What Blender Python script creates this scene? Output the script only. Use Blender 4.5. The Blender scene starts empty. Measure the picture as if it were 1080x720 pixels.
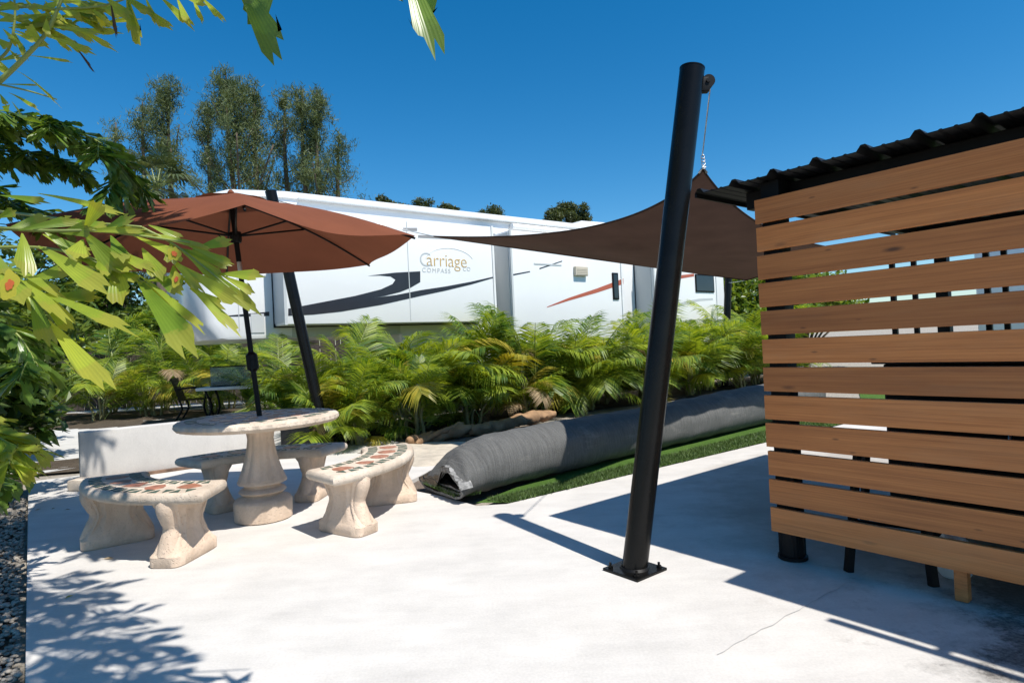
import bpy, math, random
from mathutils import Vector, Matrix, noise

R = math.radians
S = bpy.context.scene
COL = S.collection
random.seed(7)

# ------------------------------------------------------------------ camera
F_PX, CAM_H, PITCH, ROLL = 642.5, 1.2, R(.468), R(2.742)
cam = bpy.data.cameras.new('camera')
cam.sensor_width = 36.0
cam.lens = 36.0 * F_PX / 1080.0
cam.clip_start, cam.clip_end = .05, 3000
camo = bpy.data.objects.new('camera', cam)
COL.objects.link(camo)
camo.matrix_world = Matrix.Translation((0, 0, CAM_H)) @ Matrix.Rotation(R(90) + PITCH, 4, 'X') @ Matrix.Rotation(-ROLL, 4, 'Z')
S.camera = camo

# ------------------------------------------------------------------ light
SUN_K = Vector((-.44, .40, -1.0))                 # where the light travels
SUN_EL = math.atan2(1.0, math.hypot(.44, .40))
SUN_AZ = math.atan2(.44, -.40)                    # clockwise from +Y
world = bpy.data.worlds.new('World'); S.world = world
world.use_nodes = True
nt = world.node_tree
bg = nt.nodes['Background']
sky = nt.nodes.new('ShaderNodeTexSky')
sky.sky_type = 'NISHITA'; sky.sun_disc = False
sky.sun_elevation = SUN_EL; sky.sun_rotation = SUN_AZ
sky.altitude = 300; sky.air_density = 1.0; sky.dust_density = .25; sky.ozone_density = 4.0
hs = nt.nodes.new('ShaderNodeHueSaturation'); hs.inputs['Saturation'].default_value = 1.38; hs.inputs['Hue'].default_value = .494
nt.links.new(sky.outputs[0], hs.inputs['Color']); nt.links.new(hs.outputs[0], bg.inputs[0])
bg.inputs[1].default_value = .118
sl = bpy.data.lights.new('sun', 'SUN'); sl.energy = 5.0; sl.angle = R(.53); sl.color = (1, .95, .875)
so = bpy.data.objects.new('sun', sl); COL.objects.link(so)
so.rotation_euler = SUN_K.to_track_quat('-Z', 'Y').to_euler()
S.view_settings.view_transform = 'Standard'
S.view_settings.look = 'None'
S.view_settings.gamma = 1.0
S.view_settings.use_curve_mapping = False
S.view_settings.exposure = .29
S.render.engine = 'CYCLES'
S.cycles.max_bounces = 6
S.cycles.transparent_max_bounces = 8

# ------------------------------------------------------------------ pixel -> world helpers (measuring only)
_c, _s, _cp, _sp = math.cos(ROLL), math.sin(ROLL), math.cos(PITCH), math.sin(PITCH)
def ray(u, v):
    du, dv = u - 540, 360 - v
    x = (du * _c + dv * _s) / F_PX; y = (-du * _s + dv * _c) / F_PX
    return Vector((x, _cp - y * _sp, _sp + y * _cp))
def at(u, v, Y):
    r = ray(u, v); t = Y / r.y
    return Vector((r.x * t, Y, CAM_H + r.z * t))
def gz(u, v, z=0.0):
    r = ray(u, v); t = (z - CAM_H) / r.z
    return Vector((r.x * t, r.y * t, z))

# ------------------------------------------------------------------ materials
def new_mat(name):
    m = bpy.data.materials.new(name); m.use_nodes = True
    b = m.node_tree.nodes['Principled BSDF']
    return m, m.node_tree, b
def N(nt, t, **k):
    n = nt.nodes.new(t)
    for a, v in k.items():
        if a.startswith('i_'):
            n.inputs[int(a[2:])].default_value = v
        else: setattr(n, a, v)
    return n
def ramp(nt, src, stops):
    r = nt.nodes.new('ShaderNodeValToRGB')
    e = r.color_ramp.elements
    while len(e) < len(stops): e.new(.5)
    for i, (p, c) in enumerate(stops):
        e[i].position = p; e[i].color = (*c, 1)
    nt.links.new(src, r.inputs[0]); return r.outputs[0]
def noise_node(nt, coord, scale, detail=4, rough=.55, vec_scale=None):
    n = nt.nodes.new('ShaderNodeTexNoise')
    n.inputs['Scale'].default_value = scale; n.inputs['Detail'].default_value = detail; n.inputs['Roughness'].default_value = rough
    if vec_scale:
        mp = nt.nodes.new('ShaderNodeMapping'); mp.inputs['Scale'].default_value = vec_scale
        nt.links.new(coord, mp.inputs[0]); coord = mp.outputs[0]
    nt.links.new(coord, n.inputs['Vector'])
    return n.outputs['Fac']
def mixc(nt, fac, a, b, mode='MIX'):
    m = nt.nodes.new('ShaderNodeMix'); m.data_type = 'RGBA'; m.blend_type = mode
    for sock, v in ((m.inputs[0], fac), (m.inputs[6], a), (m.inputs[7], b)):
        if hasattr(v, 'is_output'): nt.links.new(v, sock)
        else: sock.default_value = v if isinstance(v, (int, float)) else (*v, 1)
    return m.outputs[2]
def bump(nt, bsdf, h, strength=.3, dist=.01):
    b = nt.nodes.new('ShaderNodeBump'); b.inputs['Strength'].default_value = strength; b.inputs['Distance'].default_value = dist
    nt.links.new(h, b.inputs['Height']); nt.links.new(b.outputs[0], bsdf.inputs['Normal'])
def simple(name, col, rough=.6, metal=0, var=.12, scale=6, bmp=0, bscale=60, coat=0, spec=None):
    m, nt, b = new_mat(name)
    tc = nt.nodes.new('ShaderNodeTexCoord').outputs['Object']
    f = noise_node(nt, tc, scale, 5)
    lo = tuple(max(0, c * (1 - var)) for c in col); hi = tuple(min(1, c * (1 + var)) for c in col)
    nt.links.new(ramp(nt, f, [(.3, lo), (.7, hi)]), b.inputs['Base Color'])
    b.inputs['Roughness'].default_value = rough; b.inputs['Metallic'].default_value = metal
    if coat: b.inputs['Coat Weight'].default_value = coat
    if spec is not None: b.inputs['Specular IOR Level'].default_value = spec
    if bmp: bump(nt, b, noise_node(nt, tc, bscale, 4), bmp, .01)
    return m

def concrete_mat(name, base, stain=(.36, .32, .27), stain_amt=.35, fine=90, worn_and_shade_tint=False):
    m, nt, b = new_mat(name)
    tc = nt.nodes.new('ShaderNodeTexCoord').outputs['Object']
    big = noise_node(nt, tc, .55, 5, .6)
    mid = noise_node(nt, tc, 3.2, 7, .65)
    fin = noise_node(nt, tc, fine, 3, .6)
    swirl = noise_node(nt, tc, 1.6, 8, .7, (1, 3.2, 1))
    d = tuple(c * .76 for c in base); l = tuple(min(1, c * 1.06) for c in base)
    c1 = ramp(nt, mid, [(.30, d), (.62, l)])
    c2 = mixc(nt, .5, c1, ramp(nt, swirl, [(.32, tuple(c * .73 for c in base)), (.58, l)]))
    st = ramp(nt, big, [(.56, (0, 0, 0)), (.74, (stain_amt,) * 3)])
    c3 = mixc(nt, st, c2, stain)
    c4 = mixc(nt, .30, c3, ramp(nt, fin, [(.35, tuple(c * .78 for c in base)), (.65, l)]))
    if worn_and_shade_tint:                                         # dirt and scraped patches under the shed, then a painted shade tint
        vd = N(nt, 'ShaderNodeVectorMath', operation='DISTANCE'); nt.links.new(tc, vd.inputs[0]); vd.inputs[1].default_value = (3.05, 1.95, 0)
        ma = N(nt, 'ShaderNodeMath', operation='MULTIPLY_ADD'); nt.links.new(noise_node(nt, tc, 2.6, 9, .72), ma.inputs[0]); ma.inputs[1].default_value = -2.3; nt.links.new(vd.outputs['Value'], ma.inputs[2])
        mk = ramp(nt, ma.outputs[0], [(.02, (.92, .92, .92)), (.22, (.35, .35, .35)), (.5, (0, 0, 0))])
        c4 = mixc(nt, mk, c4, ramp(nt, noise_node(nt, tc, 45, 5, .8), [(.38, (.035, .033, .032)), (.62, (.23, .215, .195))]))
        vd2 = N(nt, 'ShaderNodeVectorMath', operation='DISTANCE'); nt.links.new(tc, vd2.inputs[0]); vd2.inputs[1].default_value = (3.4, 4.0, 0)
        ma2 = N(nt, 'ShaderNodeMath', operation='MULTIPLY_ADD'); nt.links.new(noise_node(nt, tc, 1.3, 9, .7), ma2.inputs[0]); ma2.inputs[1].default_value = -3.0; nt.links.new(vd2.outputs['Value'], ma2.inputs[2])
        c4 = mixc(nt, ramp(nt, ma2.outputs[0], [(.2, (.6, .6, .6)), (.9, (0, 0, 0))]), c4, (.27, .235, .195))  # warm brown painted into the slab to offset the blue of the shed's shade
    nt.links.new(c4, b.inputs['Base Color'])
    b.inputs['Roughness'].default_value = .86
    b.inputs['Specular IOR Level'].default_value = .3
    bump(nt, b, mixc(nt, .5, fin, mid), .18, .006)
    return m

M = {}
M['patio'] = concrete_mat('patio_concrete', (.60, .575, .54), worn_and_shade_tint=True)
M['wallcrete'] = concrete_mat('block_wall_concrete', (.60, .575, .54), stain_amt=.15)
def cast_stone(name, col):
    m, nt, b = new_mat(name)
    tc = nt.nodes.new('ShaderNodeTexCoord').outputs['Object']
    f = noise_node(nt, tc, 5, 6, .65); g = noise_node(nt, tc, 45, 3)
    dirty = noise_node(nt, tc, 2.2, 6, .7, (1, 1, .35))
    c = ramp(nt, f, [(.3, tuple(x * .86 for x in col)), (.7, tuple(min(1, x * 1.08) for x in col))])
    c = mixc(nt, ramp(nt, dirty, [(.46, (0, 0, 0)), (.72, (.62, .62, .62))]), c, (.30, .22, .15))
    nt.links.new(c, b.inputs['Base Color']); b.inputs['Roughness'].default_value = .8
    pit = nt.nodes.new('ShaderNodeTexVoronoi'); pit.inputs['Scale'].default_value = 70; nt.links.new(tc, pit.inputs['Vector'])
    pm = ramp(nt, pit.outputs['Distance'], [(.10, (0, 0, 0)), (.30, (1, 1, 1))])
    bump(nt, b, mixc(nt, .45, g, pm), .8, .009)
    return m
M['stone'] = cast_stone('cast_stone', (.66, .515, .395))
M['stone_top'] = cast_stone('cast_stone_rim', (.66, .56, .455))
M['grout'] = simple('pale_terrazzo_ground', (.66, .62, .55), .55, var=.1, scale=20, bmp=.15)
M['tile_green'] = simple('green_marble_tile', (.05, .085, .06), .4, var=.5, scale=30)
M['tile_red'] = simple('terracotta_marble_tile', (.36, .15, .09), .45, var=.4, scale=25)
M['black_paint'] = simple('black_gloss_paint', (.006, .0058, .0055), .27, var=.2, scale=8, bmp=.04, bscale=30, spec=.2)
M['black_metal'] = simple('black_satin_metal', (.006, .006, .0065), .5, var=.3, spec=.2)
M['roof_metal'] = simple('black_corrugated_steel', (.007, .007, .0075), .5, var=.4, scale=3, spec=.2)
M['steel'] = simple('galvanised_steel', (.55, .56, .57), .35, metal=1, var=.2, scale=20)
M['white_gel'] = simple('white_gelcoat', (.80, .805, .80), .28, var=.025, scale=.8, coat=.3)
M['white_paint'] = simple('white_enamel', (.78, .78, .76), .4, var=.06)
M['grey_gel'] = simple('pale_grey_panel', (.52, .54, .54), .4, var=.05, scale=1)
M['grey_decal'] = simple('grey_decal', (.30, .29, .29), .4, var=.06)
M['black_decal'] = simple('charcoal_decal', (.022, .022, .028), .3, var=.1)
M['red_decal'] = simple('rust_red_decal', (.42, .105, .055), .35, var=.1)
M['gold'] = simple('gold_lettering', (.55, .36, .12), .4, var=.1)
M['rubber'] = simple('black_rubber', (.016, .016, .016), .8, var=.2, bmp=.2)
M['beige_plastic'] = simple('beige_vent_plastic', (.56, .50, .40), .5, var=.06)
M['dark_glass'] = simple('tinted_window_glass', (.012, .014, .018), .06, var=.2, coat=.4)
M['bark'] = simple('grey_brown_bark', (.115, .085, .06), .9, var=.4, scale=9, bmp=.6, bscale=25)
M['cane'] = simple('ringed_palm_cane', (.20, .19, .085), .7, var=.35, scale=14, bmp=.3)
M['stalk'] = simple('green_leaf_stalk', (.20, .24, .055), .5, var=.3, scale=6)
M['timber'] = simple('weathered_log', (.30, .18, .095), .85, var=.4, scale=5, bmp=.5, bscale=30)
M['plinth_dark'] = simple('black_planter_box', (.02, .02, .022), .6, var=.2)
M['beige_soil'] = simple('pale_sand', (.50, .44, .355), .95, var=.2, scale=7, bmp=.6, bscale=60)

def leaf_mat(name, c_lo, c_hi, trans=.45, rough=.42, vary=.5, scale=3.0, veins=False, spec=.45, tipc=(.34, .31, .06)):
    m = bpy.data.materials.new(name); m.use_nodes = True
    nt = m.node_tree; b = nt.nodes['Principled BSDF']; out = nt.nodes['Material Output']
    oi = nt.nodes.new('ShaderNodeObjectInfo'); tc = nt.nodes.new('ShaderNodeTexCoord').outputs['Object']
    geo = nt.nodes.new('ShaderNodeNewGeometry')
    f = noise_node(nt, tc, scale, 3)
    add = N(nt, 'ShaderNodeMath', operation='ADD'); add.use_clamp = True
    m1 = N(nt, 'ShaderNodeMath', operation='MULTIPLY_ADD')
    nt.links.new(geo.outputs['Random Per Island'], m1.inputs[0]); m1.inputs[1].default_value = vary; m1.inputs[2].default_value = -.5 * vary
    m2 = N(nt, 'ShaderNodeMath', operation='MULTIPLY_ADD')
    nt.links.new(oi.outputs['Random'], m2.inputs[0]); m2.inputs[1].default_value = .35; m2.inputs[2].default_value = -.17
    nt.links.new(m1.outputs[0], add.inputs[0]); nt.links.new(m2.outputs[0], add.inputs[1])
    a2 = N(nt, 'ShaderNodeMath', operation='ADD'); nt.links.new(f, a2.inputs[0])
    add.use_clamp = False
    nt.links.new(add.outputs[0], a2.inputs[1])
    col = ramp(nt, a2.outputs[0], [(.2, c_lo), (.8, c_hi)])
    if veins:                                        # lengthwise ribs, yellowing bitten tips
        an = nt.nodes.new('ShaderNodeAttribute'); an.attribute_name = 'leafco'
        sp = nt.nodes.new('ShaderNodeSeparateXYZ'); nt.links.new(an.outputs['Vector'], sp.inputs[0])
        wv = N(nt, 'ShaderNodeMath', operation='SINE'); mm = N(nt, 'ShaderNodeMath', operation='MULTIPLY'); mm.inputs[1].default_value = 44
        nt.links.new(sp.outputs[0], mm.inputs[0]); nt.links.new(mm.outputs[0], wv.inputs[0])
        col = mixc(nt, ramp(nt, wv.outputs[0], [(.0, (.22, .22, .22)), (.7, (0, 0, 0))]), col, tuple(x * .8 for x in c_lo))
        ya = N(nt, 'ShaderNodeMath', operation='MULTIPLY_ADD'); nt.links.new(noise_node(nt, tc, 22, 4, .7), ya.inputs[0]); ya.inputs[1].default_value = .5; nt.links.new(sp.outputs[1], ya.inputs[2])
        col = mixc(nt, ramp(nt, ya.outputs[0], [(1.02, (0, 0, 0)), (1.25, (.75, .75, .75))]) if False else ramp(nt, ya.outputs[0], [(.93, (0, 0, 0)), (1.0, (.55, .55, .55))]), col, tipc)
        bump(nt, b, wv.outputs[0], .16, .001)
    nt.links.new(col, b.inputs['Base Color']); b.inputs['Roughness'].default_value = rough
    b.inputs['Specular IOR Level'].default_value = spec
    t = nt.nodes.new('ShaderNodeBsdfTranslucent')
    nt.links.new(mixc(nt, 1.0, col, (1.55, 1.35, .5), 'MULTIPLY'), t.inputs[0])
    mx = nt.nodes.new('ShaderNodeMixShader'); mx.inputs[0].default_value = trans
    nt.links.new(b.outputs[0], mx.inputs[1]); nt.links.new(t.outputs[0], mx.inputs[2])
    nt.links.new(mx.outputs[0], out.inputs[0])
    return m
M['fishtail'] = leaf_mat('fishtail_leaf', (.15, .25, .025), (.40, .47, .06), .45, .32, .7, 7, True, .42)
M['fishtail_dark'] = leaf_mat('fishtail_leaf_dark', (.05, .125, .022), (.19, .30, .05), .35, .3, .8, 4, True, .4, (.10, .15, .03))  # deeper green version of the fishtail leaf
M['leaf_yellow'] = leaf_mat('yellowing_leaf', (.42, .42, .035), (.52, .50, .05), .5, .45, .3)
M['leaf_red'] = leaf_mat('red_leaf_spot', (.40, .06, .015), (.60, .16, .02), .3, .5, .3)
M['leaf_brown'] = leaf_mat('withered_leaf', (.03, .018, .022), (.09, .05, .035), .15, .6, .4)
M['areca'] = leaf_mat('areca_leaf', (.065, .145, .019), (.36, .45, .05), .47, .44, .5, 1.5)
M['areca_yellow'] = leaf_mat('areca_leaf_yellowing', (.28, .28, .035), (.46, .38, .055), .42, .42, .5, 1.5)
M['areca_dry'] = leaf_mat('areca_leaf_dry', (.22, .15, .085), (.38, .29, .18), .3, .7, .5, 1.5)
M['shrub'] = leaf_mat('shrub_leaf', (.045, .095, .018), (.15, .21, .036), .36, .35, .8, 1.5)
M['shrub_bright'] = leaf_mat('bright_shrub_leaf', (.09, .16, .025), (.22, .30, .05), .42, .4, .8, 1.2)
M['casuarina'] = leaf_mat('casuarina_needles', (.045, .08, .032), (.145, .185, .072), .3, .6, .7, .35)
M['fan'] = leaf_mat('fan_palm_leaf', (.055, .085, .035), (.17, .20, .10), .25, .4, .6, 1)
M['tree'] = leaf_mat('broad_tree_leaf', (.03, .055, .022), (.095, .12, .045), .25, .5, .8, .5)
M['grass'] = leaf_mat('turf_blade', (.05, .095, .022), (.12, .185, .05), .2, .55, .8, 5)

# timber boards: grain stretched along the board, tone differs from board to board
def wood_mat():
    m, nt, b = new_mat('stained_cedar_board')
    tc = nt.nodes.new('ShaderNodeTexCoord').outputs['Object']
    oi = nt.nodes.new('ShaderNodeObjectInfo')
    off = N(nt, 'ShaderNodeVectorMath', operation='ADD'); nt.links.new(tc, off.inputs[0])
    cmb = N(nt, 'ShaderNodeCombineXYZ'); mul = N(nt, 'ShaderNodeMath', operation='MULTIPLY'); mul.inputs[1].default_value = 37
    nt.links.new(oi.outputs['Random'], mul.inputs[0]); nt.links.new(mul.outputs[0], cmb.inputs[0]); nt.links.new(mul.outputs[0], cmb.inputs[2])
    nt.links.new(cmb.outputs[0], off.inputs[1])
    v = off.outputs[0]
    g1 = noise_node(nt, v, 7, 8, .68, (.16, 1, 4.2))
    g2 = noise_node(nt, v, 26, 4, .6, (.05, 1, 5.5))
    knot = nt.nodes.new('ShaderNodeTexVoronoi'); knot.inputs['Scale'].default_value = 2.3
    mp = nt.nodes.new('ShaderNodeMapping'); mp.inputs['Scale'].default_value = (.8, 1, 3.0)
    nt.links.new(v, mp.inputs[0]); nt.links.new(mp.outputs[0], knot.inputs['Vector'])
    c = ramp(nt, g1, [(.25, (.22, .068, .018)), (.5, (.46, .165, .047)), (.78, (.62, .26, .085))])
    c = mixc(nt, .42, c, ramp(nt, g2, [(.3, (.15, .052, .016)), (.7, (.52, .225, .08))]))
    k = ramp(nt, knot.outputs['Distance'], [(.03, (.9, .9, .9)), (.10, (0, 0, 0))])
    c = mixc(nt, k, c, (.08, .034, .016))
    kn2 = nt.nodes.new('ShaderNodeTexVoronoi'); kn2.inputs['Scale'].default_value = 6.5
    mp2 = nt.nodes.new('ShaderNodeMapping'); mp2.inputs['Scale'].default_value = (.6, 1, 2.2)
    nt.links.new(v, mp2.inputs[0]); nt.links.new(mp2.outputs[0], kn2.inputs['Vector'])
    c = mixc(nt, ramp(nt, kn2.outputs['Distance'], [(.03, (.7, .7, .7)), (.085, (0, 0, 0))]), c, (.10, .042, .018))
    wth = noise_node(nt, v, 1.4, 6, .7, (.5, 1, 2))
    c = mixc(nt, ramp(nt, wth, [(.5, (0, 0, 0)), (.75, (.45, .45, .45))]), c, (.40, .22, .115))
    tone = ramp(nt, oi.outputs['Random'], [(0, (.82, .76, .66)), (1, (1.40, 1.30, 1.12))])
    c = mixc(nt, 1.0, c, tone, 'MULTIPLY')
    nt.links.new(c, b.inputs['Base Color']); b.inputs['Roughness'].default_value = .62
    bump(nt, b, g2, .22, .004)
    return m
M['wood'] = wood_mat()

def fabric(name, col, trans, weave=420, var=.12):
    m = bpy.data.materials.new(name); m.use_nodes = True
    nt = m.node_tree; b = nt.nodes['Principled BSDF']; out = nt.nodes['Material Output']
    tc = nt.nodes.new('ShaderNodeTexCoord').outputs['Object']
    f = noise_node(nt, tc, 2.2, 6, .6)
    w = noise_node(nt, tc, weave, 2)
    c = ramp(nt, f, [(.3, tuple(x * (1 - var) for x in col)), (.7, tuple(x * (1 + var) for x in col))])
    nt.links.new(c, b.inputs['Base Color']); b.inputs['Roughness'].default_value = .85; b.inputs['Specular IOR Level'].default_value = .2
    bump(nt, b, w, .2, .002)
    t = nt.nodes.new('ShaderNodeBsdfTranslucent'); nt.links.new(c, t.inputs[0])
    mx = nt.nodes.new('ShaderNodeMixShader'); mx.inputs[0].default_value = trans
    nt.links.new(b.outputs[0], mx.inputs[1]); nt.links.new(t.outputs[0], mx.inputs[2]); nt.links.new(mx.outputs[0], out.inputs[0])
    return m
M['canopy'] = fabric('terracotta_canvas', (.200, .066, .033), .20)
M['sail'] = fabric('brown_shade_cloth', (.070, .040, .030), .27, 260, .18)
def turf_back():
    m, nt, b = new_mat('turf_backing')
    tc = nt.nodes.new('ShaderNodeTexCoord').outputs['Object']
    f = noise_node(nt, tc, 3, 6, .65); g = noise_node(nt, tc, 110, 3, .7)
    scuff = noise_node(nt, tc, 4.5, 8, .75, (.6, .6, 2.2))
    c = ramp(nt, f, [(.3, (.075, .076, .074)), (.7, (.125, .125, .120))])
    c = mixc(nt, .5, c, ramp(nt, g, [(.35, (.045, .046, .046)), (.68, (.165, .165, .158))]))
    c = mixc(nt, ramp(nt, scuff, [(.56, (0, 0, 0)), (.70, (.6, .6, .6))]), c, (.27, .26, .235))
    nt.links.new(c, b.inputs['Base Color']); b.inputs['Roughness'].default_value = .9
    rot = nt.nodes.new('ShaderNodeMapping'); rot.inputs['Rotation'].default_value = (0, 0, R(-40.5)); nt.links.new(tc, rot.inputs[0])
    ribs = noise_node(nt, rot.outputs[0], 1.0, 3, .6, (70, 5, 5))
    rb2 = mixc(nt, .5, g, ribs)
    c = mixc(nt, .35, c, ramp(nt, ribs, [(.35, (.05, .05, .05)), (.65, (.15, .15, .145))]))
    nt.links.new(c, b.inputs['Base Color'])
    bump(nt, b, rb2, .7, .012)
    return m
M['backing'] = turf_back()
M['label_tape'] = simple('scuffed_edge_tape', (.20, .20, .195), .8, var=.7, scale=30)
def tank_glass():
    m, nt, b = new_mat('tank_glass')
    b.inputs['Base Color'].default_value = (.75, .85, .8, 1); b.inputs['Roughness'].default_value = .03
    b.inputs['Transmission Weight'].default_value = .85; b.inputs['IOR'].default_value = 1.3
    return m
M['glass'] = tank_glass()
def ground_mat(name, lo, hi, scale, bscale, bst=.8, spots=None):
    m, nt, b = new_mat(name)
    tc = nt.nodes.new('ShaderNodeTexCoord').outputs['Object']
    f = noise_node(nt, tc, scale, 8, .7); g = noise_node(nt, tc, bscale, 4, .7)
    c = mixc(nt, .5, ramp(nt, f, [(.3, lo), (.7, hi)]), ramp(nt, g, [(.35, tuple(x * .6 for x in lo)), (.65, tuple(min(1, x * 1.2) for x in hi))]))
    nt.links.new(c, b.inputs['Base Color']); b.inputs['Roughness'].default_value = .95; b.inputs['Specular IOR Level'].default_value = .15
    bump(nt, b, g, bst, .02)
    return m
M['soil'] = ground_mat('sandy_ground', (.26, .225, .18), (.42, .385, .33), .6, 40)
M['mulch'] = ground_mat('bark_mulch', (.115, .085, .068), (.24, .195, .16), 3, 75)
M['darkbed'] = ground_mat('leaf_litter', (.045, .035, .025), (.12, .095, .07), 2, 50)
M['lawn'] = ground_mat('lawn_grass', (.05, .11, .02), (.10, .19, .035), 2, 120)
M['pebble'] = simple('pale_pebble', (.30, .265, .22), .85, var=.5, scale=9)
M['path'] = concrete_mat('path_concrete', (.56, .55, .52))
M['floor_dark'] = concrete_mat('worn_patio', (.34, .34, .34), stain=(.10, .095, .09), stain_amt=.8)

# ------------------------------------------------------------------ mesh builder
class MB:
    def __init__(s): s.v = []; s.f = []; s.m = []; s.lc = {}
    def add(s, vs, fs, mi=0, mtx=None):
        o = len(s.v)
        s.v += [tuple(mtx @ Vector(p)) if mtx else tuple(p) for p in vs]
        for f in fs: s.f.append(tuple(i + o for i in f)); s.m.append(mi)
    def box(s, c, size, mi=0, mtx=None, bev=0.0):
        x, y, z = (d / 2 for d in size); cx, cy, cz = c
        if bev <= 0:
            vs = [(cx + a * x, cy + b * y, cz + d * z) for d in (-1, 1) for b in (-1, 1) for a in (-1, 1)]
            fs = [(0, 2, 3, 1), (4, 5, 7, 6), (0, 1, 5, 4), (2, 6, 7, 3), (0, 4, 6, 2), (1, 3, 7, 5)]
        else:
            import bmesh
            bm = bmesh.new(); bmesh.ops.create_cube(bm, size=1)
            bmesh.ops.scale(bm, vec=size, verts=bm.verts)
            bmesh.ops.bevel(bm, geom=bm.edges[:], offset=bev, segments=2, profile=.6, affect='EDGES')
            bmesh.ops.translate(bm, vec=c, verts=bm.verts)
            bm.verts.index_update()
            vs = [tuple(v.co) for v in bm.verts]; fs = [tuple(v.index for v in f.verts) for f in bm.faces]; bm.free()
        s.add(vs, fs, mi, mtx); return s
    def tube(s, pts, rad, seg=10, mi=0, caps=True, mtx=None):
        pts = [Vector(p) for p in pts]; n = len(pts)
        rad = rad if isinstance(rad, (list, tuple)) else [rad] * n
        vs = []; prev = None
        for i, p in enumerate(pts):
            t = (pts[min(i + 1, n - 1)] - pts[max(i - 1, 0)]).normalized()
            if prev is None:
                a = Vector((0, 0, 1)) if abs(t.z) < .9 else Vector((1, 0, 0)); x = t.cross(a).normalized()
            else: x = (prev - t * prev.dot(t)).normalized()
            prev = x; y = t.cross(x)
            for k in range(seg):
                a = 2 * math.pi * k / seg
                vs.append(p + (x * math.cos(a) + y * math.sin(a)) * rad[i])
        fs = [(i * seg + k, i * seg + (k + 1) % seg, (i + 1) * seg + (k + 1) % seg, (i + 1) * seg + k) for i in range(n - 1) for k in range(seg)]
        if caps: fs += [tuple(range(seg))[::-1], tuple((n - 1) * seg + k for k in range(seg))]
        s.add(vs, fs, mi, mtx); return s
    def loft(s, rings, mi=0, caps=True, mtx=None):
        n = len(rings[0]); vs = [p for r in rings for p in r]
        fs = [(i * n + k, i * n + (k + 1) % n, (i + 1) * n + (k + 1) % n, (i + 1) * n + k) for i in range(len(rings) - 1) for k in range(n)]
        if caps: fs += [tuple(range(n))[::-1], tuple((len(rings) - 1) * n + k for k in range(n))]
        s.add(vs, fs, mi, mtx); return s
    def prism(s, poly, depth_vec, mi=0, mtx=None):
        n = len(poly); d = Vector(depth_vec)
        vs = [Vector(p) for p in poly] + [Vector(p) + d for p in poly]
        fs = [tuple(range(n))[::-1], tuple(range(n, 2 * n))] + [(k, (k + 1) % n, n + (k + 1) % n, n + k) for k in range(n)]
        s.add(vs, fs, mi, mtx); return s
    def obj(s, name, mats, parent=None, smooth=False, fix=True, angle=None):
        me = bpy.data.meshes.new(name)
        me.from_pydata([tuple(p) for p in s.v], [], s.f)
        for m in (mats if isinstance(mats, (list, tuple)) else [mats]): me.materials.append(M[m] if isinstance(m, str) else m)
        me.polygons.foreach_set('material_index', s.m)
        if s.lc:
            at_ = me.attributes.new('leafco', 'FLOAT_VECTOR', 'POINT')
            at_.data.foreach_set('vector', [c for i in range(len(s.v)) for c in s.lc.get(i, (0, 0, 0))])
        if fix:
            import bmesh
            bm = bmesh.new(); bm.from_mesh(me); bmesh.ops.recalc_face_normals(bm, faces=bm.faces[:]); bm.to_mesh(me); bm.free()
        if smooth:
            me.polygons.foreach_set('use_smooth', [True] * len(me.polygons))
            if angle: me.set_sharp_from_angle(angle=R(angle))
        me.update()
        o = bpy.data.objects.new(name, me); COL.objects.link(o)
        if parent: o.parent = parent
        return o

def tag(o, label=None, cat=None, group=None, kind=None):
    if label: o['label'] = label
    if cat: o['category'] = cat
    if group: o['group'] = group
    if kind: o['kind'] = kind
    return o
def thing(name, label, cat, loc=(0, 0, 0), rz=0, group=None):
    o = bpy.data.objects.new(name, None); COL.objects.link(o)
    o.location = loc; o.rotation_euler = (0, 0, rz); o.empty_display_size = .1
    return tag(o, label, cat, group)
def copy_tree(o, parent=None, kids=None):
    c = o.copy(); COL.objects.link(c)
    if parent: c.parent = parent
    for ch in list(o.children): copy_tree(ch, c)
    return c
def interp(pts, n):
    """smooth curve through pts"""
    pts = [Vector(p) for p in pts]
    P = [pts[0] * 2 - pts[1]] + pts + [pts[-1] * 2 - pts[-2]]
    out = []; m = len(pts) - 1
    for i in range(n + 1):
        t = i / n * m; k = min(int(t), m - 1); t -= k
        a, b, c, d = P[k:k + 4]
        out.append(.5 * ((2 * b) + (c - a) * t + (2 * a - 5 * b + 4 * c - d) * t * t + (3 * b - a - 3 * c + d) * t ** 3))
    return out

E = Vector((.793, .609, 0)).normalized()          # the direction the trailer, the roll and the wall run in
NRM = Vector((E.y, -E.x, 0))                      # towards the camera
UP = Vector((0, 0, 1))
D = Vector((-math.sin(.67), math.cos(.67), 0))    # away along the timber screen
W = Vector((-math.cos(.67), -math.sin(.67), 0))   # out of the screen's front

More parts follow.
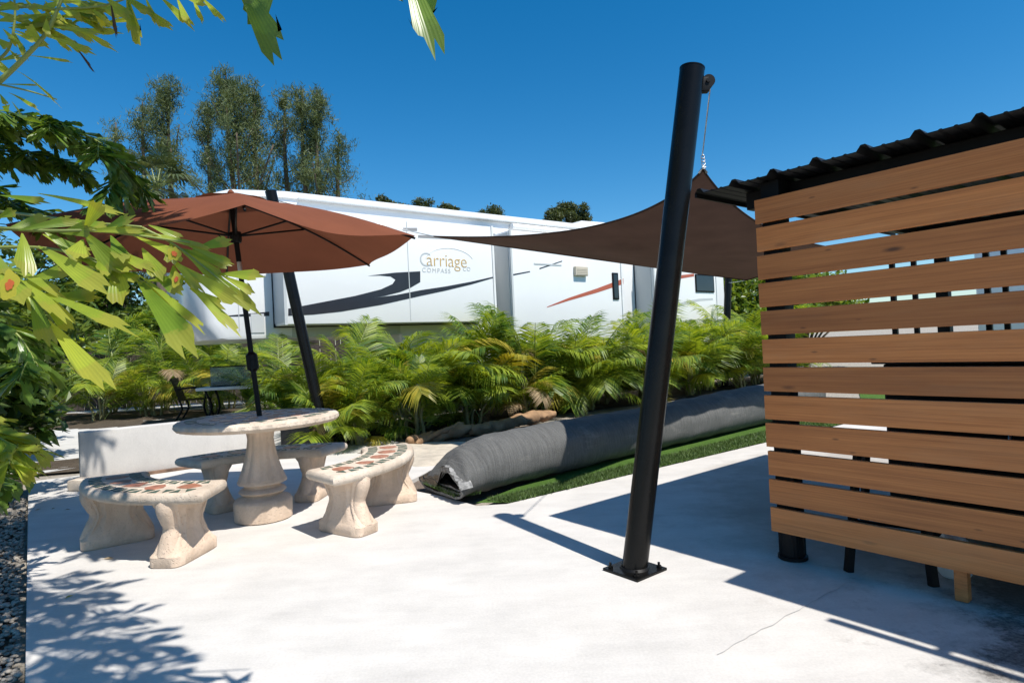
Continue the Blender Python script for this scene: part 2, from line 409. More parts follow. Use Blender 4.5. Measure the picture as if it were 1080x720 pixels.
# ------------------------------------------------------------------ ground
def sheet(name, poly, z, mat, label=None, thick=0):
    b = MB()
    if thick: b.prism([(p[0], p[1], z - thick) for p in poly], (0, 0, thick))
    else: b.add([(p[0], p[1], z) for p in poly], [tuple(range(len(poly)))])
    o = b.obj(name, mat); o['kind'] = 'structure'; return o
sheet('ground', [(-700, -300), (700, -300), (700, 900), (-700, 900)], -.06, 'soil')
L0 = Vector((-1.93, 2.35, 0))                     # left edge of the slab
def left_edge(t): return L0 + D * t
far_l = left_edge(5.35)                            # far left corner
pat = [left_edge(-8), left_edge(5.35), (-3.0, 8.03), (-1.75, 8.35), (-1.18, 7.62), (-.62, 7.0), (-1.02, 5.62), (-.98, 5.33), (-.62, 5.0), (-.33, 4.66), (-.1, 4.67), (2.68, 6.72), (4.5, 8.05), (6.4, 5.2), (6.4, -8)]
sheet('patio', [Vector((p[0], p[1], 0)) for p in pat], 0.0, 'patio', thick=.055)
def bed(name, poly, z, mat, amp, n=60, kind='structure'):
    """bumpy strip inside a quad given by four corners"""
    a, b_, c, d = [Vector((*p, 0)) if len(p) == 2 else Vector(p) for p in poly]
    mb = MB(); vs = []
    for j in range(n + 1):
        for i in range(n + 1):
            s, t = i / n, j / n
            p = a.lerp(b_, s).lerp(d.lerp(c, s), t)
            e = min(s, 1 - s, t, 1 - t) * 6; e = min(e, 1)
            p.z = z + amp * e * (.6 + noise.noise(p * 1.7) * .9 + noise.noise(p * 6) * .35)
            vs.append(p)
    fs = [(j * (n + 1) + i, j * (n + 1) + i + 1, (j + 1) * (n + 1) + i + 1, (j + 1) * (n + 1) + i) for j in range(n) for i in range(n)]
    mb.add(vs, fs); o = mb.obj(name, mat, smooth=True); o['kind'] = kind; return o
bed('mulch_bed', [(-3.2, 6.9), (4.8, 13.2), (6.4, 9.9), (-.5, 4.95)], -.045, 'mulch', .06, 90)
bed('palm_bed', [(-8.2, 6.6), (9.0, 19.5), (10.5, 17.3), (-4.2, 6.85 + .6)], -.03, 'darkbed', .05, 80)
bed('sand', [(-2.35, 8.35), (-.95, 8.05), (.25, 7.55), (-.95, 5.9)], -.012, 'beige_soil', .05, 40)
bed('litter_strip', [left_edge(-8) + Vector((-.06, 0, 0)), left_edge(9) + Vector((-.06, 0, 0)), left_edge(9) + Vector((-2.4, -1.6, 0)), left_edge(-8) + Vector((-2.4, -1.6, 0))], -.05, 'darkbed', .05, 70)
sheet('path', [(-16, 9.0), (-5.6, 7.2), (-4.2, 9.2), (-6, 13.0), (-22, 19)], -.025, 'path')
sheet('road', [(-40, 20.5), (-14, 15.5), (-6, 17.2), (-30, 27)], -.03, 'path')
bed('hedge_bed', [(-13.5, 13.2), (-6.2, 11.2), (-4.4, 15.0), (-14, 17.0)], -.035, 'darkbed', .06, 50)
sheet('lawn', [(6.42, -6), (30, -6), (30, 30), (9.5, 17.0), (4.6, 8.0), (6.42, 5.2)], -.045, 'lawn')
# control joints cut into the slab
b = MB()
for (p, q) in (((.72, 2.315, 0), (1.9, 3.17, 0)),):
    p, q = Vector(p), Vector(q); pts = [p.lerp(q, i / 40) + Vector((random.uniform(-.006, .006), random.uniform(-.006, .006), 0)) for i in range(41)]
    side = (q - p).cross(UP).normalized() * .0017
    for i in range(40):
        b.add([pts[i] - side + UP * .003, pts[i] + side + UP * .003, pts[i + 1] + side + UP * .003, pts[i + 1] - side + UP * .003], [(0, 1, 2, 3)])
b.obj('patio_joint', simple('joint_dirt', (.44, .43, .41), .95))['kind'] = 'structure'

# turf under and in front of the roll
turf_poly = [(-.34, 4.72), (-.08, 4.70), (2.68, 6.74), (5.5, 8.80), (5.1, 9.5), (2.5, 7.75), (.1, 5.35)]
sheet('turf_mat', turf_poly, .006, 'lawn')
b = MB()
rg = random.Random(3)
for k in range(26000):
    t = rg.random() ** 1.25; w_ = rg.random()
    p = Vector((-.08, 4.70, 0)).lerp(Vector((5.3, 8.66, 0)), t)
    q = Vector((-.28, 4.80, 0)).lerp(Vector((5.0, 9.35, 0)), t)
    p = p.lerp(q, w_ * .8); p.x += rg.gauss(0, .012); p.y += rg.gauss(0, .012)
    a = rg.random() * 6.28; h = rg.uniform(.015, .042); wd = rg.uniform(.003, .006)
    lean = Vector((rg.gauss(0, .014), rg.gauss(0, .014), 0)); s_ = Vector((math.cos(a), math.sin(a), 0)) * wd
    b.add([p - s_, p + s_, p + lean + UP * h], [(0, 1, 2)])
tag(b.obj('turf_blades', 'grass', fix=False), 'short green artificial turf strip beside the black roll', 'turf', kind='stuff')

# pebbles down the left side
b = MB(); rg = random.Random(5)
import bmesh as _bm
ico = _bm.new(); _bm.ops.create_icosphere(ico, subdivisions=1, radius=1)
iv = [v.co.copy() for v in ico.verts]; ico.verts.index_update(); iff = [tuple(v.index for v in f.verts) for f in ico.faces]; ico.free()
for k in range(9000):
    t = rg.uniform(-1.5, 4.5); w_ = rg.uniform(.02, .75)
    p = left_edge(t) + Vector((-.8, -.6, 0)) * w_
    r = rg.uniform(.005, .015) * (1.7 if rg.random() < .06 else 1)
    mt = Matrix.Translation(p + UP * (-.03 + rg.uniform(0, .02))) @ Matrix.Rotation(rg.random() * 6.28, 4, 'Z') @ Matrix.Diagonal((r * 1.3, r, r * .6, 1))
    b.add(iv, iff, 0, mt)
tag(b.obj('gravel', 'pebble', smooth=True, fix=False), 'pale pebble gravel bed along the left edge of the patio', 'gravel', kind='stuff')

# ------------------------------------------------------------------ table and benches
TC = Vector((-1.93, 4.60, 0))
def tile(b, poly, z, mi, h=.003):
    b.prism([(x, y, z - .004) for x, y in poly], (0, 0, .004 + h), mi)
def blob(rg, cx, cy, r, n=5, ang=0):
    return [(cx + r * rg.uniform(.7, 1.2) * math.cos(ang + 6.283 * k / n), cy + r * rg.uniform(.7, 1.2) * math.sin(ang + 6.283 * k / n)) for k in range(n)]
tb = thing('round_table', 'round cream cast stone table with mosaic top and fluted pedestal', 'table', TC, .3)
b = MB(); prof = [(.30, .700), (.50, .698), (.556, .708), (.574, .728), (.571, .752), (.553, .766), (.50, .768), (.25, .768)]
sg = 168; rings = []
for r, z in prof:
    rings.append([((r + (.0045 * math.sin(42 * 6.283 * k / sg + z * 60) if .55 < r else 0)) * math.cos(6.283 * k / sg), (r + (.0045 * math.sin(42 * 6.283 * k / sg + z * 60) if .55 < r else 0)) * math.sin(6.283 * k / sg), z) for k in range(sg)])
b.loft(rings, 0)
rg = random.Random(11)
for k in range(26):                                # green triangles round the edge
    a = 6.283 * k / 26; da = 6.283 / 26 * .40; r0, r1 = (.505, .425) if k % 2 else (.425, .505)
    tile(b, [(r0 * math.cos(a - da), r0 * math.sin(a - da)), (r0 * math.cos(a + da), r0 * math.sin(a + da)), (r1 * math.cos(a), r1 * math.sin(a))], .768, 1)
for k in range(11):
    a = 6.283 * k / 11; tile(b, blob(rg, .30 * math.cos(a), .30 * math.sin(a), .062, 5, a), .768, 2)
for k in range(6):
    a = 6.283 * k / 6 + .3; tile(b, blob(rg, .14 * math.cos(a), .14 * math.sin(a), .055, 5, a), .768, 2)
b.obj('tabletop', ['stone_top', 'tile_green', 'tile_red'], tb, smooth=True, angle=40)
b = MB(); rings = []
prof = [(.190, 0), (.205, .008), (.207, .13), (.196, .155), (.165, .168), (.135, .178), (.130, .190), (.158, .200), (.170, .212), (.160, .228), (.130, .240), (.128, .262), (.172, .272), (.174, .284), (.160, .31), (.135, .38), (.112, .46), (.097, .54), (.090, .60), (.096, .64), (.125, .672), (.150, .69), (.150, .703)]
sg = 120
for r, z in prof:
    fl = .075 if .29 < z < .65 else (.03 if z > .27 else 0)
    rings.append([(r * (1 + fl * (abs(math.cos(10 * 6.283 * k / sg / 2)) - .6)) * math.cos(6.283 * k / sg), r * (1 + fl * (abs(math.cos(10 * 6.283 * k / sg / 2)) - .6)) * math.sin(6.283 * k / sg), z) for k in range(sg)])
b.loft(rings); b.obj('pedestal', 'stone', tb, smooth=True, angle=50)

def bench(cx, cy, mid, label, R1=.749, R2=1.14, half=.627, ZT=.43, seed=1):
    cm = Vector((cx, cy, 0)) + Vector((math.cos(mid), math.sin(mid), 0)) * ((R1 + R2) / 2)
    t = thing('curved_bench', label, 'bench', cm, 0, 'curved cast stone benches round the table')
    def P(r, a, z): return Vector((cx + r * math.cos(mid + a), cy + r * math.sin(mid + a), z)) - cm
    rgb = random.Random(seed)
    n = 34
    def ring(ins, z, wav=0):
        out = []; r1, r2, h = R1 + ins, R2 - ins, half - ins / .95
        o = []
        for k in range(n + 1): o.append((r2, -h + 2 * h * k / n))
        for k in range(1, 6): o.append((r2 + (r1 - r2) * k / 6, h))
        for k in range(n + 1): o.append((r1, h - 2 * h * k / n))
        for k in range(1, 6): o.append((r1 + (r2 - r1) * k / 6, -h))
        for i, (r, a) in enumerate(o):
            w_ = wav * (1 if i % 2 else -1)
            out.append(P(r + (w_ if r > .94 else -w_), a, z))
        return out
    b = MB()
    b.loft([ring(.05, ZT - .072), ring(.012, ZT - .066), ring(-.004, ZT - .05, .0035), ring(-.006, ZT - .028, .0035), ring(.002, ZT - .008, .003), ring(.018, ZT), ring(.05, ZT)])
    m = 17
    for (ra, rb) in ((R2 - .042, R2 - .115), (R1 + .042, R1 + .115)):
        for k in range(m):
            a = -half + .07 + (2 * half - .14) * (k + .5) / m; da = (2 * half - .14) / m * .42
            x0, x1 = (ra, rb) if k % 2 else (rb, ra)
            tile(b, [tuple(P(x0, a - da, 0)[:2]), tuple(P(x0, a + da, 0)[:2]), tuple(P(x1, a, 0)[:2])], ZT, 1)
    for k in range(5):
        a = -half + .17 + (2 * half - .34) * k / 4; c = P((R1 + R2) / 2 + rgb.uniform(-.015, .015), a, 0)
        tile(b, blob(rgb, c.x, c.y, .072, 7, rgb.random() * 6), ZT, 2)
    b.obj('seat', ['stone_top', 'tile_green', 'tile_red'], t, smooth=True, angle=45)
    for sgn in (-1, 1):
        a = sgn * half * .66
        ctr = P((R1 + R2) / 2 + .0, a, 0); rd = Vector((math.cos(mid + a), math.sin(mid + a), 0)); tg = Vector((-rd.y, rd.x, 0))
        b = MB()
        mt = Matrix(((rd.x, tg.x, 0, ctr.x), (rd.y, tg.y, 0, ctr.y), (0, 0, 1, 0), (0, 0, 0, 1)))
        rings = []
        prof = [(.205, .098, 0, 0), (.212, .105, .008, 0), (.212, .105, .062, 0), (.200, .096, .074, 0), (.188, .09, .084, 0), (.172, .083, .11, .5), (.142, .072, .15, 1), (.122, .064, .19, 1), (.118, .062, .22, 1), (.132, .066, .27, 1), (.158, .077, .32, 1), (.180, .09, .35, .6), (.188, .096, ZT - .06, 0)]
        sgm = 96
        for hx, hy, z, fl in prof:
            rr = []
            for k in range(sgm):
                th = 6.283 * k / sgm; cx_, sy_ = math.cos(th), math.sin(th); pw = .36
                x = hx * math.copysign(abs(cx_) ** pw, cx_); y = hy * math.copysign(abs(sy_) ** pw, sy_)
                if fl:
                    g = .5 + .5 * math.cos(x / hx * math.pi * 4.0)
                    y *= 1 - .20 * fl * (1 - g) * (1 if abs(x) < hx * .86 else .2)
                rr.append((x, y, z))
            rings.append(rr)
        b.loft(rings, 0, True, mt)
        # scrolled bracket running down the inner and outer ends
        for e in (-1, 1):
            pts = [Vector((e * .146, 0, .385)), Vector((e * .163, 0, .335)), Vector((e * .138, 0, .26)), Vector((e * .118, 0, .20)), Vector((e * .142, 0, .13)), Vector((e * .172, 0, .05))]
            b.tube(interp(pts, 14), [.034 + .012 * abs(math.cos(i / 14 * 3.14)) for i in range(15)], 16, 0, True, mt @ Matrix.Diagonal((1, 1.3, 1, 1)))
        b.obj('leg', 'stone', t, smooth=True, angle=42)
    return t
bench(-1.984, 4.72, 4.192, 'curved mosaic bench half in leaf shade, in front of the concrete block wall', seed=1)
bench(-1.959, 4.696, -.181, 'sunlit curved mosaic bench beside the end of the turf roll', seed=2)
bench(-1.815, 4.279, 1.916, 'curved bench shaded behind the table under the umbrella', seed=3)

# ------------------------------------------------------------------ market umbrella
um_base = Vector((-1.93, 4.60, .771)); um_top = Vector((-2.07, 4.60, 2.36))
ax = (um_top - um_base).normalized()
um = thing('patio_umbrella', 'terracotta canvas umbrella with black ribs standing in the stone table', 'umbrella', um_base)
def ul(p): return Vector(p) - um_base
b = MB(); b.tube([ul(um_base - ax * .045), ul(um_base + ax * 1.05)], .019, 14); b.obj('pole', 'black_metal', um, smooth=True, angle=40)
b = MB(); b.tube([ul(um_base + ax * 1.051), ul(um_base + ax * 1.17)], .0165, 14); b.obj('tilt_joint', 'steel', um, smooth=True, angle=40)
b = MB(); b.tube([ul(um_base + ax * 1.171), ul(um_top)], .019, 14); b.obj('upper_pole', 'black_metal', um, smooth=True, angle=40)
b = MB(); c0 = um_base + ax * .41
b.tube([ul(c0 - ax * .075), ul(c0 - ax * .055), ul(c0 + ax * .05), ul(c0 + ax * .07)], [.022, .042, .042, .024], 16)
b.tube([ul(c0), ul(c0 + Vector((.03, -.07, 0)))], .009, 8); b.tube([ul(c0 + Vector((.03, -.07, .01))), ul(c0 + Vector((.03, -.08, -.09)))], .007, 8)
b.obj('crank', 'black_metal', um, smooth=True, angle=40)
# canopy frame: tipped a little so that the left side hangs lower
U0 = um_top + ax * .02
tip_z = {}
NR = 6; RAD = 1.39
def tip(k):
    a = R(-3 + 60 * k)
    return Vector((U0.x + RAD * math.cos(a), U0.y + RAD * math.sin(a), 2.02 + .025 * math.cos(a)))
hubp = U0 + Vector((0, 0, .03))
def rib_pt(k, t):
    p = hubp.lerp(tip(k % NR), t); p.z += .055 * math.sin(math.pi * t); return p
b = MB(); nr, na = 22, 14
vs = []; idx = {}
for k in range(NR):
    for i in range(nr + 1):
        t = .0 + i / nr
        for j in range(na):
            s = j / na
            p = rib_pt(k, t).lerp(rib_pt(k + 1, t), s)
            bow = math.sin(math.pi * s)
            p.z -= .032 * bow * t * (1 - .55 * math.sin(math.pi * min(1, t * 1.0))) + .010 * math.sin(2 * math.pi * s + k) * t * t
            inw = (Vector((hubp.x, hubp.y, p.z)) - p); p += inw * .035 * bow * t * t
            if t > .9: p.z -= .02 * bow * (t - .9) / .1 * (1.2 if k in (4, 5) else .4)
            idx[(k, i, j)] = len(vs); vs.append(ul(p) + UP * .012)
fs = []
for k in range(NR):
    for i in range(nr):
        for j in range(na):
            k2, j2 = (k, j + 1) if j + 1 < na else ((k + 1) % NR, 0)
            fs.append((idx[(k, i, j)], idx[(k, i + 1, j)], idx[(k2, i + 1, j2)], idx[(k2, i, j2)]))
b.add(vs, fs)
cano = b.obj('canopy', 'canopy', um, smooth=True)
b = MB(); vs = []; fs = []                          # vent cap, lifted a little off the main canopy
nv = 60
for i in range(7):
    t = i / 6 * .20
    for j in range(nv):
        k = j * NR // nv; s = (j * NR / nv) - k
        p = rib_pt(k, t).lerp(rib_pt(k + 1, t), s)
        p.z += .026 + .010 * abs(math.sin(math.pi * s)) * (t / .2) + .003 * math.sin(j * .9)
        vs.append(ul(p))
fs = [(i * nv + j, (i + 1) * nv + j, (i + 1) * nv + (j + 1) % nv, i * nv + (j + 1) % nv) for i in range(6) for j in range(nv)]
b.add(vs, fs); b.obj('vent_cap', 'canopy', cano, smooth=True)
b = MB(); b.tube([ul(hubp + UP * .03), ul(hubp + UP * .06), ul(hubp + UP * .075)], [.028, .022, .008], 12); b.obj('finial', 'canopy', um, smooth=True)
run = um_base + ax * 1.365
b = MB(); b.tube([ul(run - ax * .05), ul(run - ax * .03), ul(run + ax * .03)], [.034, .042, .042], 14); b.obj('runner', 'black_metal', um, smooth=True, angle=40)
b = MB(); b.tube([ul(U0 - ax * .04), ul(U0 + ax * .03)], .036, 14); b.obj('hub', 'black_metal', um, smooth=True, angle=40)
for k in range(NR):
    b = MB(); b.tube([ul(rib_pt(k, i / 14)) - UP * .008 for i in range(15)], .0085, 8)
    rb = b.obj('rib', 'black_metal', um, smooth=True)
    b = MB(); b.tube([ul(run), ul(rib_pt(k, .47)) - UP * .016], .0075, 8); b.obj('strut', 'black_metal', rb, smooth=True)

# ------------------------------------------------------------------ low block wall, stone, planter
WD = E; w0 = Vector((-4.51, 6.29, 0))
wl = thing('block_wall', 'low white concrete slab wall behind the table', 'wall', w0)
b = MB(); mt = Matrix(((E.x, -NRM.x, 0, 0), (E.y, -NRM.y, 0, 0), (0, 0, 1, 0), (0, 0, 0, 1)))
b.box((1.03, .10, .262), (2.06, .20, .524), 0, mt, .012); b.obj('slab', 'wallcrete', wl, smooth=True, angle=30)
b = MB(); b.box((1.05, -.035, .016), (2.3, .06, .032), 0, mt, .006); b.obj('base_strip', simple('rusty_strip', (.20, .12, .08), .9, var=.5, scale=8), wl)
b = MB(); p = gz(81, 518)
b.box((p.x - .02, p.y + .09, .055), (.17, .17, .11), 0, None, .03)
tag(b.obj('stone_block', 'stone_top', smooth=True, angle=40), 'small square pale stone block at the left end of the low wall', 'stone')
b = MB(); p = at(312, 463, 7.55)
pl = thing('planter_box', 'black planter box just right of the low wall behind the table', 'planter', (p.x, 7.7, 0))
b = MB(); b.box((0, 0, .17), (.36, .36, .34), 0, None, .012); b.box((0, 0, .352), (.40, .40, .024), 0, None, .006); b.obj('box', 'plinth_dark', pl)
b = MB(); b.box((0, 0, .37), (.30, .30, .012), 0); b.obj('soil', 'darkbed', pl)

# ------------------------------------------------------------------ shade sail and its posts
def post(name, label, base, top, rad, plate=True, arm=None):
    t = thing(name, label, 'post', base, 0, 'black sail posts')
    base, top = Vector(base), Vector(top); l = top - base
    b = MB(); b.tube([l * 0 + UP * .012, l * .5, l], rad, 40); b.tube([l * .999, l * 1.0015], rad * 1.02, 40)
    b.obj('tube', 'black_paint', t, smooth=True, angle=40)
    if plate:
        b = MB(); b.box((0, 0, .007), (.235, .235, .014), 0, Matrix.Rotation(R(45) - .12, 4, 'Z'), .003)
        pl_ = b.obj('base_plate', 'black_paint', t)
        for k in range(4):
            a = R(45 * 2 * k) - .12
            bb = MB(); c = Vector((math.cos(a), math.sin(a), 0)) * .125
            bb.tube([c + UP * .0142, c + UP * .026], .014, 6); bb.tube([c + UP * .026, c + UP * .042], .007, 8)
            bb.obj('bolt', 'black_paint', pl_)
        bb = MB(); n = 24
        rings = [[(r * math.cos(6.283 * k / n), r * math.sin(6.283 * k / n), z) for k in range(n)] for r, z in ((rad + .012, .0142), (rad + .002, .026))]
        bb.loft(rings, 0, False); bb.obj('weld_bead', 'black_metal', t, smooth=True)
    return t
PA_top = Vector((1.046, 3.29, 2.654))
SA, SB, SC, SD = Vector((1.385, 4.23, 2.362)), Vector((-.90, 7.5, 2.60)), Vector((4.30, 7.25, 2.12)), Vector((3.72, 9.55, 2.06))
pa = post('sail_post', 'leaning black steel post bolted to the middle of the sunlit patio', (.585, 3.20, 0), PA_top, .066)
PB_top = Vector((-3.0, 7.8, 3.33))
pb = post('sail_post', 'black steel post leaning outward behind the umbrella among the palms', (-2.42, 7.8, 0), PB_top, .07)
pd = post('sail_post', 'distant black post under the sail, near the right end of the trailer', (5.15, 14.9, 0), (5.38, 14.95, 2.62), .085)
# bracket with pulley, cable, shackle on the near post
b = MB(); q = PA_top - Vector((.585, 3.20, 0)); q0 = q * .968 + Vector((.062, .01, 0))
b.box(tuple(q0 + Vector((.014, .0, -.005))), (.05, .05, .075), 0, None, .006)
b.tube([q0 + Vector((.035, -.024, .012)), q0 + Vector((.035, .03, .012))], .034, 18); b.tube([q0 + Vector((.03, -.032, .012)), q0 + Vector((.03, .036, .012))], .012, 8)
b.obj('pulley_bracket', 'black_metal', pa, smooth=True, angle=40)
b = MB(); st = q0 + Vector((.05, .01, -.02)) + Vector((.585, 3.20, 0))
sail = thing('shade_sail', 'dark brown shade sail stretched high over the turf roll', 'shade sail', SA)
def qb(p0, p1, inward, sag, n):
    """concave edge from p0 to p1"""
    mid = (p0 + p1) / 2 + inward; mid.z -= sag
    return [(1 - t) ** 2 * p0 + 2 * t * (1 - t) * mid + t * t * p1 for t in (i / n for i in range(n + 1))]
nn = 48
eAB = qb(SA, SB, Vector((1.05, .28, 0)), .30, nn)
eCD = qb(SC, SD, Vector((-.3, -.15, 0)), .02, nn)
eAC = qb(SA, SC, Vector((-.34, .46, 0)), .12, nn)
eBD = qb(SB, SD, Vector((.2, -.35, 0)), .10, nn)
vs = []
for j in range(nn + 1):
    for i in range(nn + 1):
        s, t = i / nn, j / nn
        p = eAB[j] * (1 - s) + eCD[j] * s + eAC[i] * (1 - t) + eBD[i] * t - (SA * (1 - s) * (1 - t) + SC * s * (1 - t) + SB * (1 - s) * t + SD * s * t)
        p.z += -.02 * math.sin(math.pi * s) * math.sin(math.pi * t) + .006 * math.sin(9 * s + 5 * t)
        vs.append(p - SA)
fs = [(j * (nn + 1) + i, j * (nn + 1) + i + 1, (j + 1) * (nn + 1) + i + 1, (j + 1) * (nn + 1) + i) for j in range(nn) for i in range(nn)]
b = MB(); b.add(vs, fs); b.obj('cloth', 'sail', sail, smooth=True)
b = MB()
for ed in (eAB, eAC, eBD, eCD): b.tube([p - SA for p in ed], .009, 6)
b.obj('hem', 'sail', sail, smooth=True)
def rig(a, c, name='cable', r=.005):
    b = MB(); b.tube([a - SA, a.lerp(c, .5) - SA - UP * .006, c - SA], r, 8); o = b.obj(name, 'steel', sail, smooth=True); return o
rig(st, SA + Vector((-.01, -.03, .09)), r=.004)
b = MB()
for k in range(4):
    b.tube([Vector((.012 * math.cos(a) - .004, -.02 - .004 * k, .085 - .024 * k + .014 * math.sin(a))) for a in [6.283 * i / 10 for i in range(11)]], .0038, 6)
b.tube([Vector((-.03, 0, -.02)), Vector((0, -.008, .02)), Vector((.03, .01, -.02))], .008, 8)
b.obj('turnbuckle', 'steel', sail, smooth=True)
rig(SB, PB_top - UP * .1); rig(SD, Vector((5.36, 14.9, 2.5)))
rig(SC, Vector((5.6, 7.7, 2.3)))

# ------------------------------------------------------------------ timber screen shed
SP = Vector((1.336, 3.267, 0))
sh = thing('slatted_shed', 'open shed with horizontal brown timber boards and black metal roof', 'shed', SP)
X_, Y_ = -D, -W                                     # local x along the screen, y back into the shed
mt = Matrix(((X_.x, Y_.x, 0, 0), (X_.y, Y_.y, 0, 0), (0, 0, 1, 0), (0, 0, 0, 1)))
LEN = 3.3; DEP = 2.75
rg = random.Random(4)
for i in range(12):
    z = .152 + .149 * i
    b = MB(); b.box((LEN / 2, .0125, z + .064), (LEN + rg.uniform(-.006, .006), .025, .1275), 0, None, .0025)
    o = b.obj('board', 'wood', sh); o.matrix_local = mt @ Matrix.Translation((0, 0, rg.uniform(-.0015, .0015)))
def shed_post(x, y, w, z0, z1, mat='black_metal', foot=False):
    b = MB(); b.box((x, y, (z0 + z1) / 2), (w, w, z1 - z0), 0, mt, .004)
    if foot: b.tube([mt @ Vector((x, y, .004)), mt @ Vector((x, y, .02)), mt @ Vector((x, y, .022)), mt @ Vector((x, y, .15))], [w * .75, w * .75, w * .6, w * .56], 18)
    return b.obj('post', mat, sh, smooth=True, angle=35)
shed_post(.070, .082, .10, .004, 2.012, foot=True); shed_post(1.42, .075, .085, .004, 2.012); shed_post(LEN - .1, .075, .085, .004, 2.012)
shed_post(.07, DEP - .1, .085, .004, 1.96); shed_post(LEN - .1, DEP - .1, .085, .004, 1.96); shed_post(1.62, DEP - .1, .06, .004, 1.96)
shed_post(.83, .075, .05, .004, .155, mat='wood')
for yy in (.215, DEP - .05):
    b = MB(); b.box((LEN / 2, yy, 1.965), (LEN + .3, .07, .098), 0, mt, .004); b.obj('header_beam', 'black_metal', sh)
for xx in (-.1, LEN / 2, LEN + .1):
    b = MB(); b.box((xx, DEP / 2 + .08, 1.97), (.05, DEP - .36, .06), 0, mt, .004); b.obj('rafter', 'black_metal', sh)
# ribbed roof sheet: trapezoid ribs every 0.215 m, thin steel
b = MB(); top = []; xs = []
x = -.328; PR = .218
prof = []
while x < LEN + .2:
    prof += [(x, 0), (x + .020, .026), (x + .040, .026), (x + .060, 0), (x + .105, 0), (x + .11, .004), (x + .118, .004), (x + .123, 0), (x + .160, 0), (x + .165, .004), (x + .173, .004), (x + .178, 0)]
    x += PR
y0, y1 = -.06, DEP + .1
for lay in (0, -.004):
    top.append([Vector((px, y0, 2.020 + pz + lay)) for px, pz in prof]); top.append([Vector((px, y1, 2.020 + pz + lay)) for px, pz in prof])
n = len(prof); vs = [mt @ p for rr in top for p in rr]
fs = []
for k in range(n - 1):
    fs += [(k, k + 1, n + k + 1, n + k), (2 * n + k, 3 * n + k, 3 * n + k + 1, 2 * n + k + 1), (k, 2 * n + k, 2 * n + k + 1, k + 1), (n + k, n + k + 1, 3 * n + k + 1, 3 * n + k)]
b.add(vs, fs); b.obj('roof_sheet', 'roof_metal', sh)
b = MB(); b.box((-.322, DEP / 2 + .02, 2.010), (.012, DEP + .155, .022), 0, mt); b.obj('drip_edge', 'roof_metal', sh)
# unseen strip and rail added beyond the roof to cast its stepped, slit shadow
b = MB(); b.box((2.25, -.140, 2.056), (2.1, .22, .010), 0, mt); b.obj('shadow_strip', 'roof_metal', sh)
b = MB(); b.box((2.53, -.300, 2.05), (1.60, .040, .05), 0, mt); b.obj('shadow_rail', 'black_metal', sh)
for xx in (2.12, 2.7, 3.3):
    b = MB(); b.box((xx, -.253, 2.056), (.04, .055, .016), 0, mt); b.obj('shadow_rail_bracket', 'black_metal', sh)

# things kept inside the shed, seen through the gaps and under the boards
def shed_pt(x, y): return SP + mt @ Vector((x, y, 0))
ang = math.atan2(X_.y, X_.x)
wb = thing('outdoor_cabinet', 'long black cabinet with a dark worktop inside the slatted shed', 'cabinet', shed_pt(1.58, .98), ang)
b = MB(); b.box((0, 0, .56), (2.5, .58, .88), 0, None, .01); b.obj('body', 'black_metal', wb)
b = MB(); b.box((0, 0, 1.022), (2.6, .64, .04), 0, None, .006); b.obj('worktop', 'plinth_dark', wb)
for x in (-.86, -.29, .29, .86):
    b = MB(); b.box((x, -.298, .56), (.55, .014, .8), 0, None, .003); dr = b.obj('door', 'black_metal', wb)
    b = MB(); b.tube([Vector((x + .17, -.322, .5)), Vector((x + .17, -.322, .66))], .007, 8); b.obj('handle', 'steel', dr, smooth=True)
for x in (-1.05, 1.05):
    for y in (-.22, .22):
        b = MB(); b.box((x, y, .062), (.06, .06, .118), 0); b.obj('foot', 'black_metal', wb)
st_ = thing('metal_stool', 'black metal stool with splayed legs behind the timber boards', 'stool', shed_pt(.475, .33), ang + .22)
b = MB(); b.box((0, 0, .64), (.34, .34, .035), 0, None, .015); b.obj('seat', 'black_metal', st_)
for sx in (-1, 1):
    for sy in (-1, 1):
        b = MB(); b.tube([Vector((sx * .12, sy * .12, .624)), Vector((sx * .175, sy * .21, .0))], [.02, .024], 4); b.obj('leg', 'black_metal', st_)
b = MB()
for q in (((-.155, -.18, .25), (.155, -.18, .25)), ((-.155, .18, .25), (.155, .18, .25)), ((-.155, -.18, .25), (-.155, .18, .25)), ((.155, -.18, .25), (.155, .18, .25))): b.tube([Vector(q[0]), Vector(q[1])], .009, 6)
b.obj('stretcher', 'black_metal', st_)
jg = thing('white_jug', 'white plastic jug on the floor under the timber screen', 'jug', shed_pt(.72, .36), .6)
b = MB(); b.tube([Vector((0, 0, z)) for z in (.002, .02, .10, .17, .205, .225, .25)], [.055, .068, .070, .062, .038, .022, .022], 22); b.obj('body', 'white_paint', jg, smooth=True, angle=50)
b = MB(); b.tube([Vector((0, 0, .2505)), Vector((0, 0, .275))], .025, 18); b.obj('cap', 'white_paint', jg, smooth=True, angle=40)
b = MB(); b.tube(interp([Vector((.03, 0, .215)), Vector((.075, 0, .21)), Vector((.09, 0, .16)), Vector((.068, 0, .12))], 10), .009, 8); b.obj('handle', 'white_paint', jg, smooth=True)
rk = thing('storage_rack', 'thin black metal rack with shelves at the back of the slatted shed', 'rack', shed_pt(.72, 1.75), math.atan2(X_.y, X_.x))
for sx in (-.62, -.1, .42, .95):
    for sy in (-.2, .2):
        b = MB(); b.box((sx, sy, .9), (.03, .03, 1.792), 0); b.obj('upright', 'black_metal', rk)
for z in (.3, .78, 1.78):
    b = MB(); b.box((.165, 0, z), (1.6, .36, .02), 0); b.obj('shelf', 'black_metal', rk)
